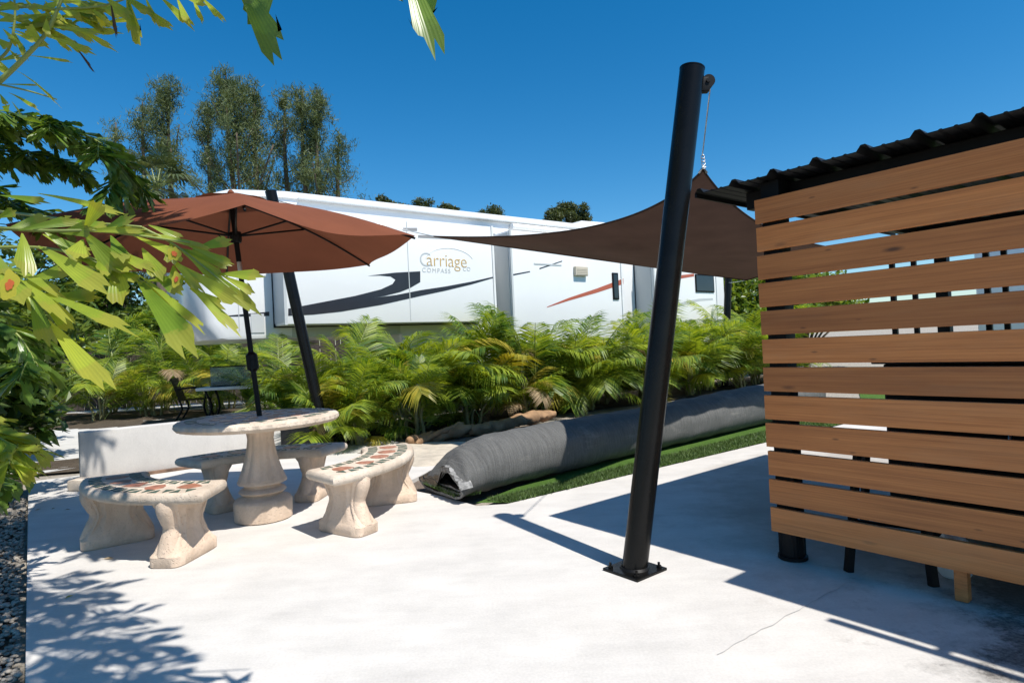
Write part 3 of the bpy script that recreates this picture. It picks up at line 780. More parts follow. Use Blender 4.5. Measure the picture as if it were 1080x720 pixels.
for i, (x, w_, h, m_, lb) in enumerate(((-.36, .40, .30, 'black_metal', 'black lidded bin on the lower shelf of the shed rack, left bay'), (.16, .40, .26, 'plinth_dark', 'black lidded bin on the lower shelf of the shed rack, middle bay'), (.68, .40, .30, 'black_metal', 'black lidded bin on the lower shelf of the shed rack, right bay'))):
    t = thing('storage_bin', lb, 'bin', rk.location + Matrix.Rotation(math.atan2(X_.y, X_.x), 3, 'Z') @ Vector((x, 0, .311)), math.atan2(X_.y, X_.x), 'black bins on the shed rack')
    b = MB(); b.box((0, 0, h / 2), (w_, .34, h), 0, None, .02); b.obj('tub', m_, t); b = MB(); b.box((0, 0, h + .013), (w_ + .02, .36, .025), 0, None, .006); b.obj('lid', m_, t)

# white trailer parked past the shed
tr_c = Vector((9.6, 9.4, 0))
t2 = thing('white_trailer', 'white boxy trailer with black trimmed window beyond the slatted shed', 'trailer', tr_c, math.atan2(E.y, E.x))
b = MB(); b.box((0, 0, 1.55), (6.4, 2.3, 2.0), 0, None, .12); b.obj('body', 'white_gel', t2, smooth=True, angle=40)
for x in (-1.9, .4, 2.1):
    b = MB(); b.box((x, -1.155, 1.75), (.9, .02, .55), 0, None, .008); w_ = b.obj('window', 'black_metal', t2)
    b = MB(); b.box((x, -1.168, 1.75), (.80, .006, .45), 0); b.obj('pane', 'dark_glass', w_)
b = MB(); b.box((0, -1.0, .50), (6.2, .12, .12), 0); b.box((0, 1.0, .5), (6.2, .12, .12), 0); b.obj('chassis', 'black_metal', t2)
for x in (-.5, .5):
    for y in (-1.02, 1.02):
        b = MB(); b.tube([Vector((x, y - .1, .33)), Vector((x, y + .1, .33))], .33, 28); wv = b.obj('wheel', 'rubber', t2, smooth=True, angle=40)
        b = MB(); b.tube([Vector((x, y - .106, .33)), Vector((x, y + .106, .33))], .18, 20); b.obj('rim', 'steel', wv, smooth=True, angle=40)

# ------------------------------------------------------------------ fifth-wheel trailer
RO = Vector((-3.6, 9.93, 0))
rvt = thing('camping_trailer', 'long white fifth wheel camping trailer with charcoal and red swoosh stripes', 'trailer', RO, math.atan2(E.y, E.x))
# local axes: x along, y to the back (so the camera side is -y), z up
def rvp(u, v, off=0.0):
    o = RO + NRM * off; r = ray(u, v); t = (o.x * NRM.x + o.y * NRM.y) / (r.x * NRM.x + r.y * NRM.y)
    P = r * t + Vector((0, 0, CAM_H)); return ((P - o).dot(E), P.z)
def side(poly, y0, y1, mat, name, parent=rvt, smooth=False):
    b = MB(); b.prism([(s, y0, z) for s, z in poly], (0, y1 - y0, 0)); return b.obj(name, mat, parent)
def decal(px, off, mat, name='stripe', parent=rvt, th=.003):
    pts = [rvp(u, v, off + th) for u, v in px]; b = MB(); b.prism([(s, -off - th, z) for s, z in pts], (0, th - .0005, 0)); return b.obj(name, mat, parent)
WID = 2.45
nose = [(-1.30, 1.52), (-1.45, 1.75), (-1.50, 2.4), (-1.48, 3.0), (-1.40, 3.42), (-1.2, 3.68), (-.85, 3.80)]
body = nose + [(0, 3.86), (12.28, 3.90), (12.30, .62), (2.3, .62), (2.05, .9), (2.0, 1.52), (-1.2, 1.5)]
b = MB(); rings = []
for y, ins, bow in ((0, .05, .30), (.015, .015, .25), (.06, 0, .20), (.16, 0, .13), (.32, 0, .06), (.6, 0, .015), (WID / 2, 0, 0), (WID - .6, 0, .015), (WID - .32, 0, .06), (WID - .16, 0, .13), (WID - .06, 0, .2), (WID - .015, .015, .25), (WID, .05, .3)):
    cxm, czm = 5.3, 2.4
    rings.append([(s + (ins + (bow if s < -.8 else 0) if s < cxm else -ins), y, z + (ins if z < czm else -ins)) for s, z in body])
b.loft(rings); bd = b.obj('body', 'white_gel', rvt, smooth=True, angle=28)
b = MB(); roofp = [(-1.22, 3.66), (-1.10, 3.74), (-.85, 3.83), (0, 3.90), (12.33, 3.945), (12.33, 3.86), (0, 3.80), (-.85, 3.74), (-1.08, 3.66), (-1.2, 3.6)]
b.prism([(s, -.035, z) for s, z in roofp], (0, WID + .07, 0)); rf = b.obj('roof', 'white_gel', rvt)
b = MB(); b.box((6.2, -.055, 3.80), (12.0, .05, .03), 0, None, .006); b.obj('drip_rail', 'grey_gel', rf)
b = MB(); sA, zA = rvp(540, 247, .1)                # rolled awning under the roof edge
b.tube([Vector((4.6, -.095, 3.70)), Vector((11.6, -.095, 3.70))], .062, 16); b.obj('awning_roll', 'white_paint', rvt, smooth=True, angle=40)
# slide-outs
def slide(s0, s1, z0, z1, dep, name='slide_out'):
    b = MB(); b.box(((s0 + s1) / 2, -dep / 2 + .2, (z0 + z1) / 2), (s1 - s0, dep + .4, z1 - z0), 0, None, .02)
    o = b.obj(name, 'white_gel', rvt, smooth=True, angle=40)
    b = MB(); b.box((s0 - .006, -dep / 2 + .03, (z0 + z1) / 2), (.012, dep - .1, z1 - z0 - .08), 0); b.obj('shaded_end_grey', 'grey_gel', o)  # white end wall coloured grey for its side turned from the sun
    b = MB(); b.box((s0 - .012, -dep - .008, (z0 + z1) / 2), (.045, .03, z1 - z0 + .02), 0, None, .004); b.obj('edge_trim', 'grey_gel', o)
    b = MB(); b.box((s1 + .012, -dep - .008, (z0 + z1) / 2), (.045, .03, z1 - z0 + .02), 0, None, .004); b.obj('edge_trim', 'white_paint', o)
    b = MB(); b.box(((s0 + s1) / 2, -.012, (z0 + z1) / 2), (s1 - s0 + .05, .02, z1 - z0 + .04), 0); b.obj('seal', 'rubber', o)
    return o
sl1 = slide(-.24, 3.70, 1.70, 3.52, .6); sl2 = slide(4.16, 7.30, 1.25, 3.50, .6); sl3 = slide(8.46, 10.98, 1.25, 3.42, .6)
b = MB(); b.box((1.0, -.003, 1.66), (1.95, .02, .28), 0); b.obj('slide_shade_strip', 'grey_gel', rvt)  # grey strip standing in for the slide-out's shade on the white body
# stripes
decal([(241, 332.6), (284, 328.6), (284, 333.2), (241, 333.8)], 0, 'black_decal')
decal([(304, 325.4), (345, 317.6), (374.4, 312), (402, 305), (414, 299.5), (417, 295), (412, 291.6), (401, 290.6), (388.5, 290.8), (416, 287.5), (443.3, 286), (443.3, 297.5), (432, 304), (421.7, 308), (406, 312), (392.5, 314.2), (418, 311), (443.3, 306), (470, 302), (497, 297), (520, 291.8), (520, 293.2), (497, 300), (470, 306.5), (444, 312), (402, 321.5), (360, 328.6), (330, 331.8), (304, 333)], .6, 'black_decal')
decal([(425, 240.3), (440, 240.3), (440, 243.6), (425, 243.2)], .6, 'grey_decal')
decal([(441, 247.8), (460, 248.6), (480, 250), (499, 252.6), (480, 252.4), (460, 251.6), (441, 250.6)], .6, 'grey_decal')
decal([(541, 289), (559, 285.8), (559, 287), (541, 290.6)], .6, 'black_decal')
decal([(569, 282.6), (593, 274.8), (593, 275.8), (569, 284)], .6, 'black_decal')
decal([(577, 323.4), (600, 314), (630, 304), (657.5, 293.6), (657.5, 299.4), (630, 308.5), (600, 317), (577, 324.2)], .6, 'red_decal')
decal([(700, 294), (717, 290.2), (732, 288.5), (732, 291.5), (717, 294), (700, 298)], .6, 'red_decal')
decal([(712, 322.5), (722, 317.6), (738, 314.8), (752, 314.3), (752, 316.2), (738, 317.4), (722, 321), (712, 325.5)], .6, 'grey_gel')
# windows and vents
def rv_window(px0, px1, off, par, name='window'):
    s0, z0 = rvp(*px0, off); s1, z1 = rvp(*px1, off); z0, z1 = max(z0, z1), min(z0, z1)
    b = MB(); b.box(((s0 + s1) / 2, -off - .012, (z0 + z1) / 2), (s1 - s0, .024, z0 - z1), 0, None, .011); w_ = b.obj(name, 'black_metal', par, smooth=True, angle=40)
    b = MB(); b.box(((s0 + s1) / 2, -off - .0255, (z0 + z1) / 2), (s1 - s0 - .07, .004, z0 - z1 - .07), 0); b.obj('pane', 'dark_glass', w_)
rv_window((645, 287.5), (652.6, 316), .6, sl2); rv_window((732.5, 289), (753, 308.5), .6, sl3)
s0, z0 = rvp(604.5, 281, .6); s1, z1 = rvp(618, 291.5, .6)
b = MB(); b.box(((s0 + s1) / 2, -.64, (z0 + z1) / 2), (s1 - s0, .08, z0 - z1), 0, None, .015)
for k in range(4): b.box(((s0 + s1) / 2, -.683, z1 + .035 + k * .035), (s1 - s0 - .06, .006, .014), 0)
b.obj('fridge_vent', 'beige_plastic', sl2)
b = MB(); q = rvp(272, 349, 0)                       # hatch on the front overhang
b.box((q[0], -.006, q[1] + .12), (.20, .012, .30), 0, None, .005); b.obj('hatch', 'grey_gel', rvt)
b = MB(); b.box((-.78, -.004, 2.6), (.012, .008, 1.9), 0); b.obj('seam', 'grey_gel', rvt)
b = MB(); q = rvp(430, 300, .6); b.box((q[0] + .03, -.603, 2.6), (.014, .006, 1.72), 0); b.obj('seam', 'grey_gel', sl1)
for u in (575, 582, 613):
    b = MB(); s, z = rvp(u, 258, .6); b.box((s, -.605, z), (.05, .01, .03), 0); b.obj('marker_lamp', 'black_metal', sl2)
s0, z0 = rvp(563, 278, .6); s1, z1 = rvp(592, 280, .6)
b = MB(); b.box(((s0 + s1) / 2, -.602, z0), (s1 - s0, .01, .03), 0); b.obj('rail_trim', 'grey_gel', sl2)
# roof air conditioner
b = MB(); s0, z0 = rvp(607, 236, -.6); s1, z1 = rvp(648, 240, -.6)
b.prism([(s0 - .2, .55, 3.93), (s0 + .15, .55, 4.17), (s1 - .3, .55, 4.20), (s1, .55, 4.12), (s1, .55, 3.93)], (0, .75, 0)); b.obj('air_conditioner', 'white_paint', rf)
b = MB(); b.box((2.2, 1.2, 3.955), (.5, .5, .07), 0, None, .02); b.obj('roof_vent', 'white_paint', rf)
# lettering
def text_mesh(body, size, mat, s, z, off, parent, ext=.0015, shear=0, spacing=1.0, bold=0.0):
    cu = bpy.data.curves.new('lettering', 'FONT'); cu.body = body; cu.size = size; cu.extrude = ext; cu.shear = shear; cu.space_character = spacing; cu.offset = bold
    tmp = bpy.data.objects.new('lettering_source', cu); COL.objects.link(tmp)
    dg = bpy.context.evaluated_depsgraph_get(); me = bpy.data.meshes.new_from_object(tmp.evaluated_get(dg))
    bpy.data.objects.remove(tmp)
    me.materials.clear(); me.materials.append(M[mat])
    o = bpy.data.objects.new('lettering', me); COL.objects.link(o); o.parent = parent
    o.matrix_local = Matrix.Translation((s, -off - .003, z)) @ Matrix.Rotation(R(90), 4, 'X')
    return o
s0, z0 = rvp(442, 280.5, .6)
text_mesh('C', .36, 'grey_gel', s0, z0, .6, sl1, bold=-.004)
s1, z1 = rvp(449.5, 280.2, .6)
text_mesh('arriage', .335, 'gold', s1, z1, .6, sl1, spacing=.95, bold=-.004)
s0, z0 = rvp(445, 286.8, .6); s1, z1 = rvp(488, 285.4, .6)
text_mesh('COMPASS', .115, 'grey_gel', s0, z0, .6, sl1, spacing=1.25)
text_mesh('CO', .105, 'grey_gel', s1, z1, .6, sl1, spacing=1.25)
b = MB(); s0, z0 = rvp(475, 277, .6)
arc = [Vector((s0 + .52 * math.cos(a), -.601, z0 + .26 * math.sin(a))) for a in [R(20 + 150 * i / 20) for i in range(21)]]
b.tube(arc, .004, 6); b.obj('emblem_arc', 'grey_gel', sl1)
# running gear and stands
for x in (6.3, 7.25, 8.2):
    for y in (.12, WID - .12):
        b = MB(); b.tube([Vector((x, y - .11, .38)), Vector((x, y + .11, .38))], .38, 30); wv = b.obj('wheel', 'rubber', rvt, smooth=True, angle=40)
        b = MB(); b.tube([Vector((x, y - .116, .38)), Vector((x, y + .116, .38))], .2, 20); b.obj('rim', 'steel', wv, smooth=True, angle=40)
for x in (2.5, 11.6):
    for y in (.25, WID - .25):
        b = MB(); b.box((x, y, .32), (.09, .09, .64), 0); b.box((x, y, .012), (.25, .25, .024), 0); b.obj('stand', 'black_metal', rvt)

# dark boarded fence behind the trailer
def fence(x0, y0, x1, y1, h, label):
    a, c = Vector((x0, y0, 0)), Vector((x1, y1, 0)); L = (c - a).length
    t = thing('board_fence', label, 'fence', a, math.atan2(c.y - a.y, c.x - a.x))
    b = MB(); n = int(L / .15); rgf = random.Random(2)
    for k in range(n): b.box((k * .15 + .075, rgf.uniform(-.006, .006), h / 2 + rgf.uniform(-.02, .02)), (.14, .02, h), 0)
    b.obj('boards', simple('weathered_dark_board', (.055, .042, .035), .9, var=.4, scale=3), t)
    b = MB()
    for z in (.3, h - .3): b.box((L / 2, .045, z), (L, .05, .09), 0)
    b.obj('rail', 'bark', t)
fence(-13.5, 16.5, 10.5, 21.5, 1.75, 'dark weathered board fence in the shade behind the trailer')

# ------------------------------------------------------------------ rolled artificial turf
axp = [Vector(p) for p in ((-.66, 5.05, 0), (-.38, 5.22, 0), (.14, 5.62, 0), (.9, 6.28, 0), (1.75, 6.98, 0), (2.6, 7.70, 0), (3.5, 8.45, 0), (4.4, 9.2, 0))]
rl = thing('turf_roll', 'long charcoal roll of upside-down artificial turf lying on grass', 'turf roll', axp[0])
C = interp(axp, 90); sg = 72
def roll_ring(i, shrink=0.0):
    p = C[i]; t = (C[min(i + 1, 90)] - C[max(i - 1, 0)]).normalized(); sd = Vector((t.y, -t.x, 0)); s = i / 90
    e = math.exp(-s * 9.5); e2 = math.exp(-s * 7)
    hw = .30 + .14 * e2; hh = .455 - .265 * e + .02 * math.sin(s * 9) + .04 * s
    ring = []
    for k in range(sg):
        a = 6.283 * k / sg; ca, sa = math.cos(a), math.sin(a)
        x = hw * math.copysign(abs(ca) ** .85, ca); z = hh / 2 * math.copysign(abs(sa) ** (.9 if sa > 0 else .7), sa)
        lean = .09 * (z / hh + .5)
        # crease between the two folds at the open end
        if sa > 0:
            dent = math.exp(-((x + .06) / .075) ** 2); z -= dent * e * .17
            z += .075 * e * math.exp(-((x - .16) / .17) ** 2)
            z -= .12 * e * min(1, max(0, (-.05 - x) / .12))
        z = max(z, -hh / 2 + .05) if sa > 0 else z
        z += hh / 2 + .008
        q = Vector((x, 0, z)); wob = .022 * noise.noise(Vector((x * 2 + s * 9, s * 26, z * 3))) + .007 * noise.noise(Vector((x * 9, s * 110, z * 9))) - .012 * abs(noise.noise(Vector((s * 40 + x * 3, z * 4 - s * 15, 1.5))))
        x *= 1 - shrink / hw; z = .008 + shrink + (z - .008) * (1 - 2 * shrink / hh)
        x += wob; z = max(z + wob, .006)
        ring.append(p + sd * (x - lean * 0) + UP * z - axp[0])
    return ring
b = MB(); outer = [roll_ring(i) for i in range(91)]
vs = [p for r in outer for p in r]
b.loft(outer, 0, False); n0 = len(b.v)
inner = [roll_ring(i, .022) for i in range(0, 20)]
b.loft(inner, 1, False)
for a_, c_, st_ in ((.030, .050, 1), (.058, .076, 2)):
    o2 = [roll_ring(i, a_) for i in range(st_, 20)]; i2 = [roll_ring(i, c_) for i in range(st_, 20)]
    b.loft(o2, 0, False); b.loft(i2, 1, False)
    b.add(o2[0] + i2[0], [(k, (k + 1) % sg, sg + (k + 1) % sg, sg + k) for k in range(sg)], 2)
# thick rim at the open end, blind far end
b.add(outer[0] + inner[0], [(k, (k + 1) % sg, sg + (k + 1) % sg, sg + k) for k in range(sg)], 2)
b.add(inner[-1], [tuple(range(sg))], 1); b.add(outer[-1], [tuple(range(sg))], 0)
b.obj('backing', ['backing', 'darkbed', 'label_tape'], rl, smooth=True, angle=50)
# torn selvedge hanging over the open end
b = MB(); t0 = (C[1] - C[0]).normalized(); sd0 = Vector((t0.y, -t0.x, 0))
ks = [k for k in range(sg) if outer[0][k].dot(sd0) > .02 and outer[0][k].z > .10]
ks.sort(key=lambda k: outer[0][k].dot(sd0))
pts = []
for k in ks: pts.append((outer[0][k] + t0 * .02, outer[0][k] + UP * .012 + sd0 * .012 + t0 * .09))
rg = random.Random(9)
for i in range(len(pts) - 1):
    a0, a1 = pts[i]; b0, b1 = pts[i + 1]
    up = UP * .010 + sd0 * .008
    b.add([a0 + up - t0 * rg.uniform(.02, .05), a1 + up, b1 + up, b0 + up - t0 * .03], [(0, 1, 2, 3)])
b.obj('edge_tape', 'label_tape', rl)
# green pile showing inside the open end
b = MB()
for k in range(1500):
    i = rg.randint(0, 9); p = C[i]; x = rg.uniform(-.33, .33)
    q = p + sd0 * x - axp[0] + UP * .038; h = rg.uniform(.02, .05); a = rg.random() * 6.28
    s_ = Vector((math.cos(a), math.sin(a), 0)) * .004
    b.add([q - s_, q + s_, q + UP * h + Vector((rg.gauss(0, .012), rg.gauss(0, .012), 0))], [(0, 1, 2)])
b.obj('pile', 'grass', rl, fix=False)

# logs edging the mulch bed
def log(a, c, r, label):
    a, c = Vector(a), Vector(c); rgl = random.Random(a.x)
    t = thing('log', label, 'log', a, 0, 'logs edging the palm bed')
    pts = interp([Vector((0, 0, r * .7)), (c - a) * .3 + UP * (r * .6) + Vector((-.02, .03, 0)), (c - a) * .6 + UP * (r + .02) + Vector((.05, -.03, 0)), (c - a) + UP * r], 40)
    b = MB(); n_ = len(pts); b.tube(pts, [r * (1 + .16 * rgl.uniform(-1, 1)) * (.45 + .55 * min(1, min(i, n_ - 1 - i) / 4 + .1)) for i in range(n_)], 14)
    b.v = [tuple(Vector(q) + Vector((noise.noise(Vector(q) * 9), noise.noise(Vector(q) * 9 + Vector((7, 1, 3))), noise.noise(Vector(q) * 9 + Vector((3, 9, 5))))) * r * .45) for q in b.v]
    b.obj('timber', 'timber', t, smooth=True, angle=50)
log((-1.42, 7.92, -.02), (-.42, 8.75, -.02), .075, 'brown log with a pale split, left one at the palm bed edge')
log((-.62, 8.42, 0), (.62, 9.75, 0), .085, 'brown log lying along the palm bed, right of the other log')
log((-1.30, 7.85, -.01), (-.75, 8.62, .12), .035, 'thin crooked branch leaning on the left bed log')

# ================================================================== vegetation
def frame(dirv, upv):
    y = dirv.normalized(); x = y.cross(upv)
    if x.length < 1e-4: x = y.cross(Vector((1, 0, 0)))
    x.normalize(); return x, y, x.cross(y)
# ---- areca palms: feathered fronds (a few frond meshes shared by every palm)
def areca_frond_mesh(name, mat, L, rg, droop=.9, wide=.42, n=34, stalk=.24):
    b = MB(); pts = []; p = Vector((0, 0, 0)); el = R(rg.uniform(66, 78)); m = 26
    for i in range(m + 1):
        pts.append(p.copy()); p = p + Vector((math.cos(el), 0, math.sin(el))) * L / m
        el -= R(droop * (1.3 + 3.6 * (i / m)))
    b.tube(pts, [.0095 * (1 - .85 * i / m) + .001 for i in range(m + 1)], 5, 0)
    for sd in (-1, 1):
        for k in range(n):
            t = stalk + (1 - stalk) * (k + rg.uniform(-.25, .25) + .5) / n; t = min(max(t, .02), .995)
            f = t * m; i = min(int(f), m - 1); q = pts[i].lerp(pts[i + 1], f - i); ax_ = (pts[i + 1] - pts[i]).normalized()
            u_ = (t - stalk) / (1 - stalk)
            l = wide * (.55 + .75 * math.sin(math.pi * min(1, .12 + u_ * .86))) * rg.uniform(.85, 1.1)
            sidev = Vector((0, sd, 0)); nv = sidev.cross(ax_) * sd
            d0 = (ax_ * (.55 + .75 * u_) + sidev + nv * rg.uniform(.18, .42)).normalized()
            w = .0105 * rg.uniform(.75, 1.25); wv = d0.cross(nv).normalized() * w
            a1 = q + d0 * l * .5 ; a2 = q + d0 * l * .98 - UP * l * rg.uniform(.10, .28)
            b.add([q - wv * .4, q + wv * .4, a1 + wv + UP * .01, a1 - wv + UP * .01, a2], [(0, 1, 2, 3), (3, 2, 4)], 1)
    o = b.obj(name, ['stalk', mat], None, fix=False)
    me = o.data; bpy.data.objects.remove(o); return me
rg = random.Random(21)
FR = [areca_frond_mesh('frond', 'areca', rg.uniform(1.0, 1.35), rg, rg.uniform(.35, 1.15)) for _ in range(8)]
FRY = [areca_frond_mesh('frond', 'areca_yellow', rg.uniform(.9, 1.2), rg, rg.uniform(.9, 1.3)) for _ in range(3)]
FRD = [areca_frond_mesh('frond', 'areca_dry', rg.uniform(.8, 1.0), rg, 1.5, .30) for _ in range(2)]
STEM = []
for k in range(3):
    b = MB(); h = .75
    pts = [Vector((.02 * math.sin(i * .5 + k), .015 * math.cos(i * .4), h * i / 12)) for i in range(13)]
    b.tube(pts, [.026 * (1 - .35 * i / 12) * (1.14 if i % 2 else 1) for i in range(13)], 8)
    o = b.obj('cane', 'cane', None, smooth=True); STEM.append(o.data); bpy.data.objects.remove(o)
def inst(name, me, parent, mt):
    o = bpy.data.objects.new(name, me); COL.objects.link(o); o.parent = parent; o.matrix_local = mt; return o
def areca(x, y, h, nf, label, group, rg, yellow=.15, dry=.05, canes=4, low=True, z0=-.03):
    t = thing('areca_palm', label, 'palm', (x, y, z0), rg.random() * 6.28, group)
    tops = []
    for k in range(canes):
        a = rg.random() * 6.28; r = rg.uniform(.02, .16); tilt = rg.uniform(.05, .42)
        sc = h * rg.uniform(.16, .46) / .75
        mt = Matrix.Translation((r * math.cos(a), r * math.sin(a), 0)) @ Matrix.Rotation(a, 4, 'Z') @ Matrix.Rotation(tilt, 4, 'Y') @ Matrix.Diagonal((1.1, 1.1, sc, 1))
        inst('cane', STEM[k % 3], t, mt); tops.append((mt @ Vector((0, 0, .74)), a))
    for k in range(nf):
        c, a0 = tops[k % canes]
        if low and rg.random() < .42: c = Vector((c.x * .7, c.y * .7, c.z * rg.uniform(.06, .6)))
        a = a0 + rg.uniform(-1.7, 1.7) + (k // canes) * 2.4
        u_ = rg.random()
        me = rg.choice(FRD) if u_ < dry else (rg.choice(FRY) if u_ < dry + yellow else rg.choice(FR))
        s = h / 1.85 * rg.choice((rg.uniform(.55, .85), rg.uniform(.8, 1.15)))
        mt = Matrix.Translation(c) @ Matrix.Rotation(a, 4, 'Z') @ Matrix.Rotation(rg.choice((rg.uniform(-.45, .15), rg.uniform(-.1, .45), rg.uniform(.3, .9))), 4, 'Y') @ Matrix.Rotation(rg.uniform(-.4, .4), 4, 'X') @ Matrix.Scale(s, 4)
        inst('frond', me, t, mt)
    return t
P0 = -NRM * 8.25 - E * 0
PALMS = [  # s along the hedge, offset to the front, height, fronds, label
    (2.75, .15, 1.25, 20, 'low spreading areca palm right of the umbrella pole, fronds over the back bench'),
    (2.9, -.6, 1.6, 20, 'areca palm growing beside the far leaning black post'),
    (3.3, .5, 1.3, 24, 'areca palm with fronds hanging low just behind the right bench'),
    (3.6, -.35, 1.7, 24, 'areca palm under the black swoosh stripe of the trailer'),
    (4.1, .45, 1.4, 24, 'yellowing areca palm at the left end of the logs'),
    (4.7, -.3, 2.0, 24, 'tall areca palm below the gold lettering of the trailer'),
    (5.3, .15, 1.75, 24, 'areca palm behind the left log with pale dry lower fronds'),
    (5.9, -.4, 1.9, 22, 'areca palm in front of the first grey slide-out wall'),
    (6.5, .1, 2.0, 22, 'areca palm with one upright pale frond above the hedge'),
    (7.2, -.3, 1.95, 18, 'areca palm below the left end of the red stripe'),
    (7.8, .2, 2.0, 20, 'areca palm behind the right end of the right log'),
    (8.6, -.2, 2.05, 18, 'areca palm below the small dark window of the trailer'),
    (9.3, .25, 1.95, 18, 'areca palm just left of the near leaning post in the photo'),
    (10.1, -.2, 2.0, 18, 'areca palm seen right behind the near leaning post'),
    (10.9, .2, 2.05, 18, 'areca palm just right of the near leaning post in the photo'),
    (11.8, -.1, 2.1, 18, 'bright areca palm below the rear window of the trailer'),
    (12.7, .25, 2.1, 18, 'bright areca palm beside the distant thin post'),
    (13.7, .0, 2.2, 16, 'yellow green areca palm at the screen edge behind the roll end'),
    (14.8, .3, 2.2, 14, 'rightmost areca palm of the hedge, behind the slatted shed'),
]
rg = random.Random(31)
for s, o_, h, nf, lb in PALMS:
    p = P0 + E * s + NRM * o_
    areca(p.x, p.y, h, nf + 18, lb, 'areca palms along the trailer', rg, yellow=.13, dry=.025, canes=6)
# upright pale frond and one dry frond standing above the hedge
LEFTP = [
    (-9.3, 13.6, 2.3, 16, 'areca palm left of the black garden chair with a bare brown cane'),
    (-8.2, 13.9, 2.2, 16, 'areca palm standing directly behind the black garden chair'),
    (-10.6, 13.8, 2.4, 16, 'areca palm at the far left of the path, tallest of its row'),
    (-11.9, 14.0, 2.5, 14, 'leftmost areca palm beyond the patio corner'),
    (-7.0, 14.1, 2.1, 16, 'areca palm behind the white side table, left half'),
    (-5.9, 13.6, 2.0, 16, 'areca palm right behind the glass tank'),
    (-4.9, 12.6, 1.8, 16, 'areca palm between the tank and the umbrella pole'),
    (-8.8, 15.3, 2.8, 14, 'tall shaded areca palm second row behind the garden chair'),
    (-10.3, 15.6, 3.0, 14, 'tall shaded areca palm second row behind the path corner'),
    (-7.3, 15.5, 2.6, 14, 'tall shaded areca palm second row behind the side table'),
]
for x, y, h, nf, lb in LEFTP: areca(x, y, h, nf, lb, 'palms beyond the low wall', rg, yellow=.08, dry=.05)

# ---- leaf clouds for trees and shrubs
def leaf_cloud(b, clumps, n, rg, size, thin=.5, mi=0, hang=0.0, up=.0):
    """n small folded leaves spread through ellipsoid clumps (centre, radii), denser toward their shells"""
    wts = [c[1].x * c[1].y * c[1].z for c in clumps]; tot = sum(wts)
    for (c, r), w in zip(clumps, wts):
        for _ in range(max(4, int(n * w / tot))):
            d = Vector((rg.gauss(0, 1), rg.gauss(0, 1), rg.gauss(0, 1))).normalized() * (rg.random() ** .45)
            p = c + Vector((d.x * r.x, d.y * r.y, d.z * r.z)) * (1 + .35 * noise.noise(c + d * 2.2))
            dr = Vector((rg.gauss(0, 1), rg.gauss(0, 1), rg.gauss(0, .7) - hang + up)).normalized()
            x, y, z = frame(dr, Vector((rg.gauss(0, .6), rg.gauss(0, .6), 1)))
            l = size * rg.uniform(.6, 1.3); w_ = l * thin * .5
            b.add([p, p + y * l * .45 + x * w_ + z * w_ * .3, p + y * l, p + y * l * .45 - x * w_ + z * w_ * .3], [(0, 1, 2), (0, 2, 3)], mi)
def limbs(b, base, clumps, r0, rg):
    for c, r in clumps:
        m = base.lerp(c, .5) + Vector((rg.uniform(-.1, .1), rg.uniform(-.1, .1), .08)) * (c - base).length
        b.tube(interp([base, m, c], 6), [r0 * (1 - .8 * i / 6) for i in range(7)], 6)
def broad_tree(name, label, x, y, h, spread, n, size, mat, group=None, rg=None, trunk=.35, nc=11, thin=.5, cat='tree', flat=.62, crf=(.26, .42)):
    t = thing(name, label, cat, (x, y, -.05), 0, group)
    fork = Vector((0, 0, h * trunk)); cl = []
    for k in range(nc):
        a = k * 2.4 + rg.random(); rr = spread * math.sqrt((k + .4) / nc) * rg.uniform(.75, 1.0)
        zz = h * (trunk + .22 + (1 - trunk - .34) * rg.random() * (1 - .45 * (rr / spread) ** 2) + .06)
        cr = spread * rg.uniform(*crf); cl.append((Vector((rr * math.cos(a), rr * math.sin(a), min(zz, h - cr * .5))), Vector((cr, cr, cr * flat))))
    b = MB(); tr = .018 * h + .02
    b.tube(interp([Vector((0, 0, 0)), Vector((.05 * tr, 0, h * trunk * .5)), fork], 8), [tr * (1.25 - .5 * i / 8) for i in range(9)], 10)
    limbs(b, fork, cl, tr * .5, rg); b.obj('trunk', 'bark', t, smooth=True)
    b = MB(); leaf_cloud(b, cl, n, rg, size, thin); b.obj('crown', mat, t, fix=False)
    return t
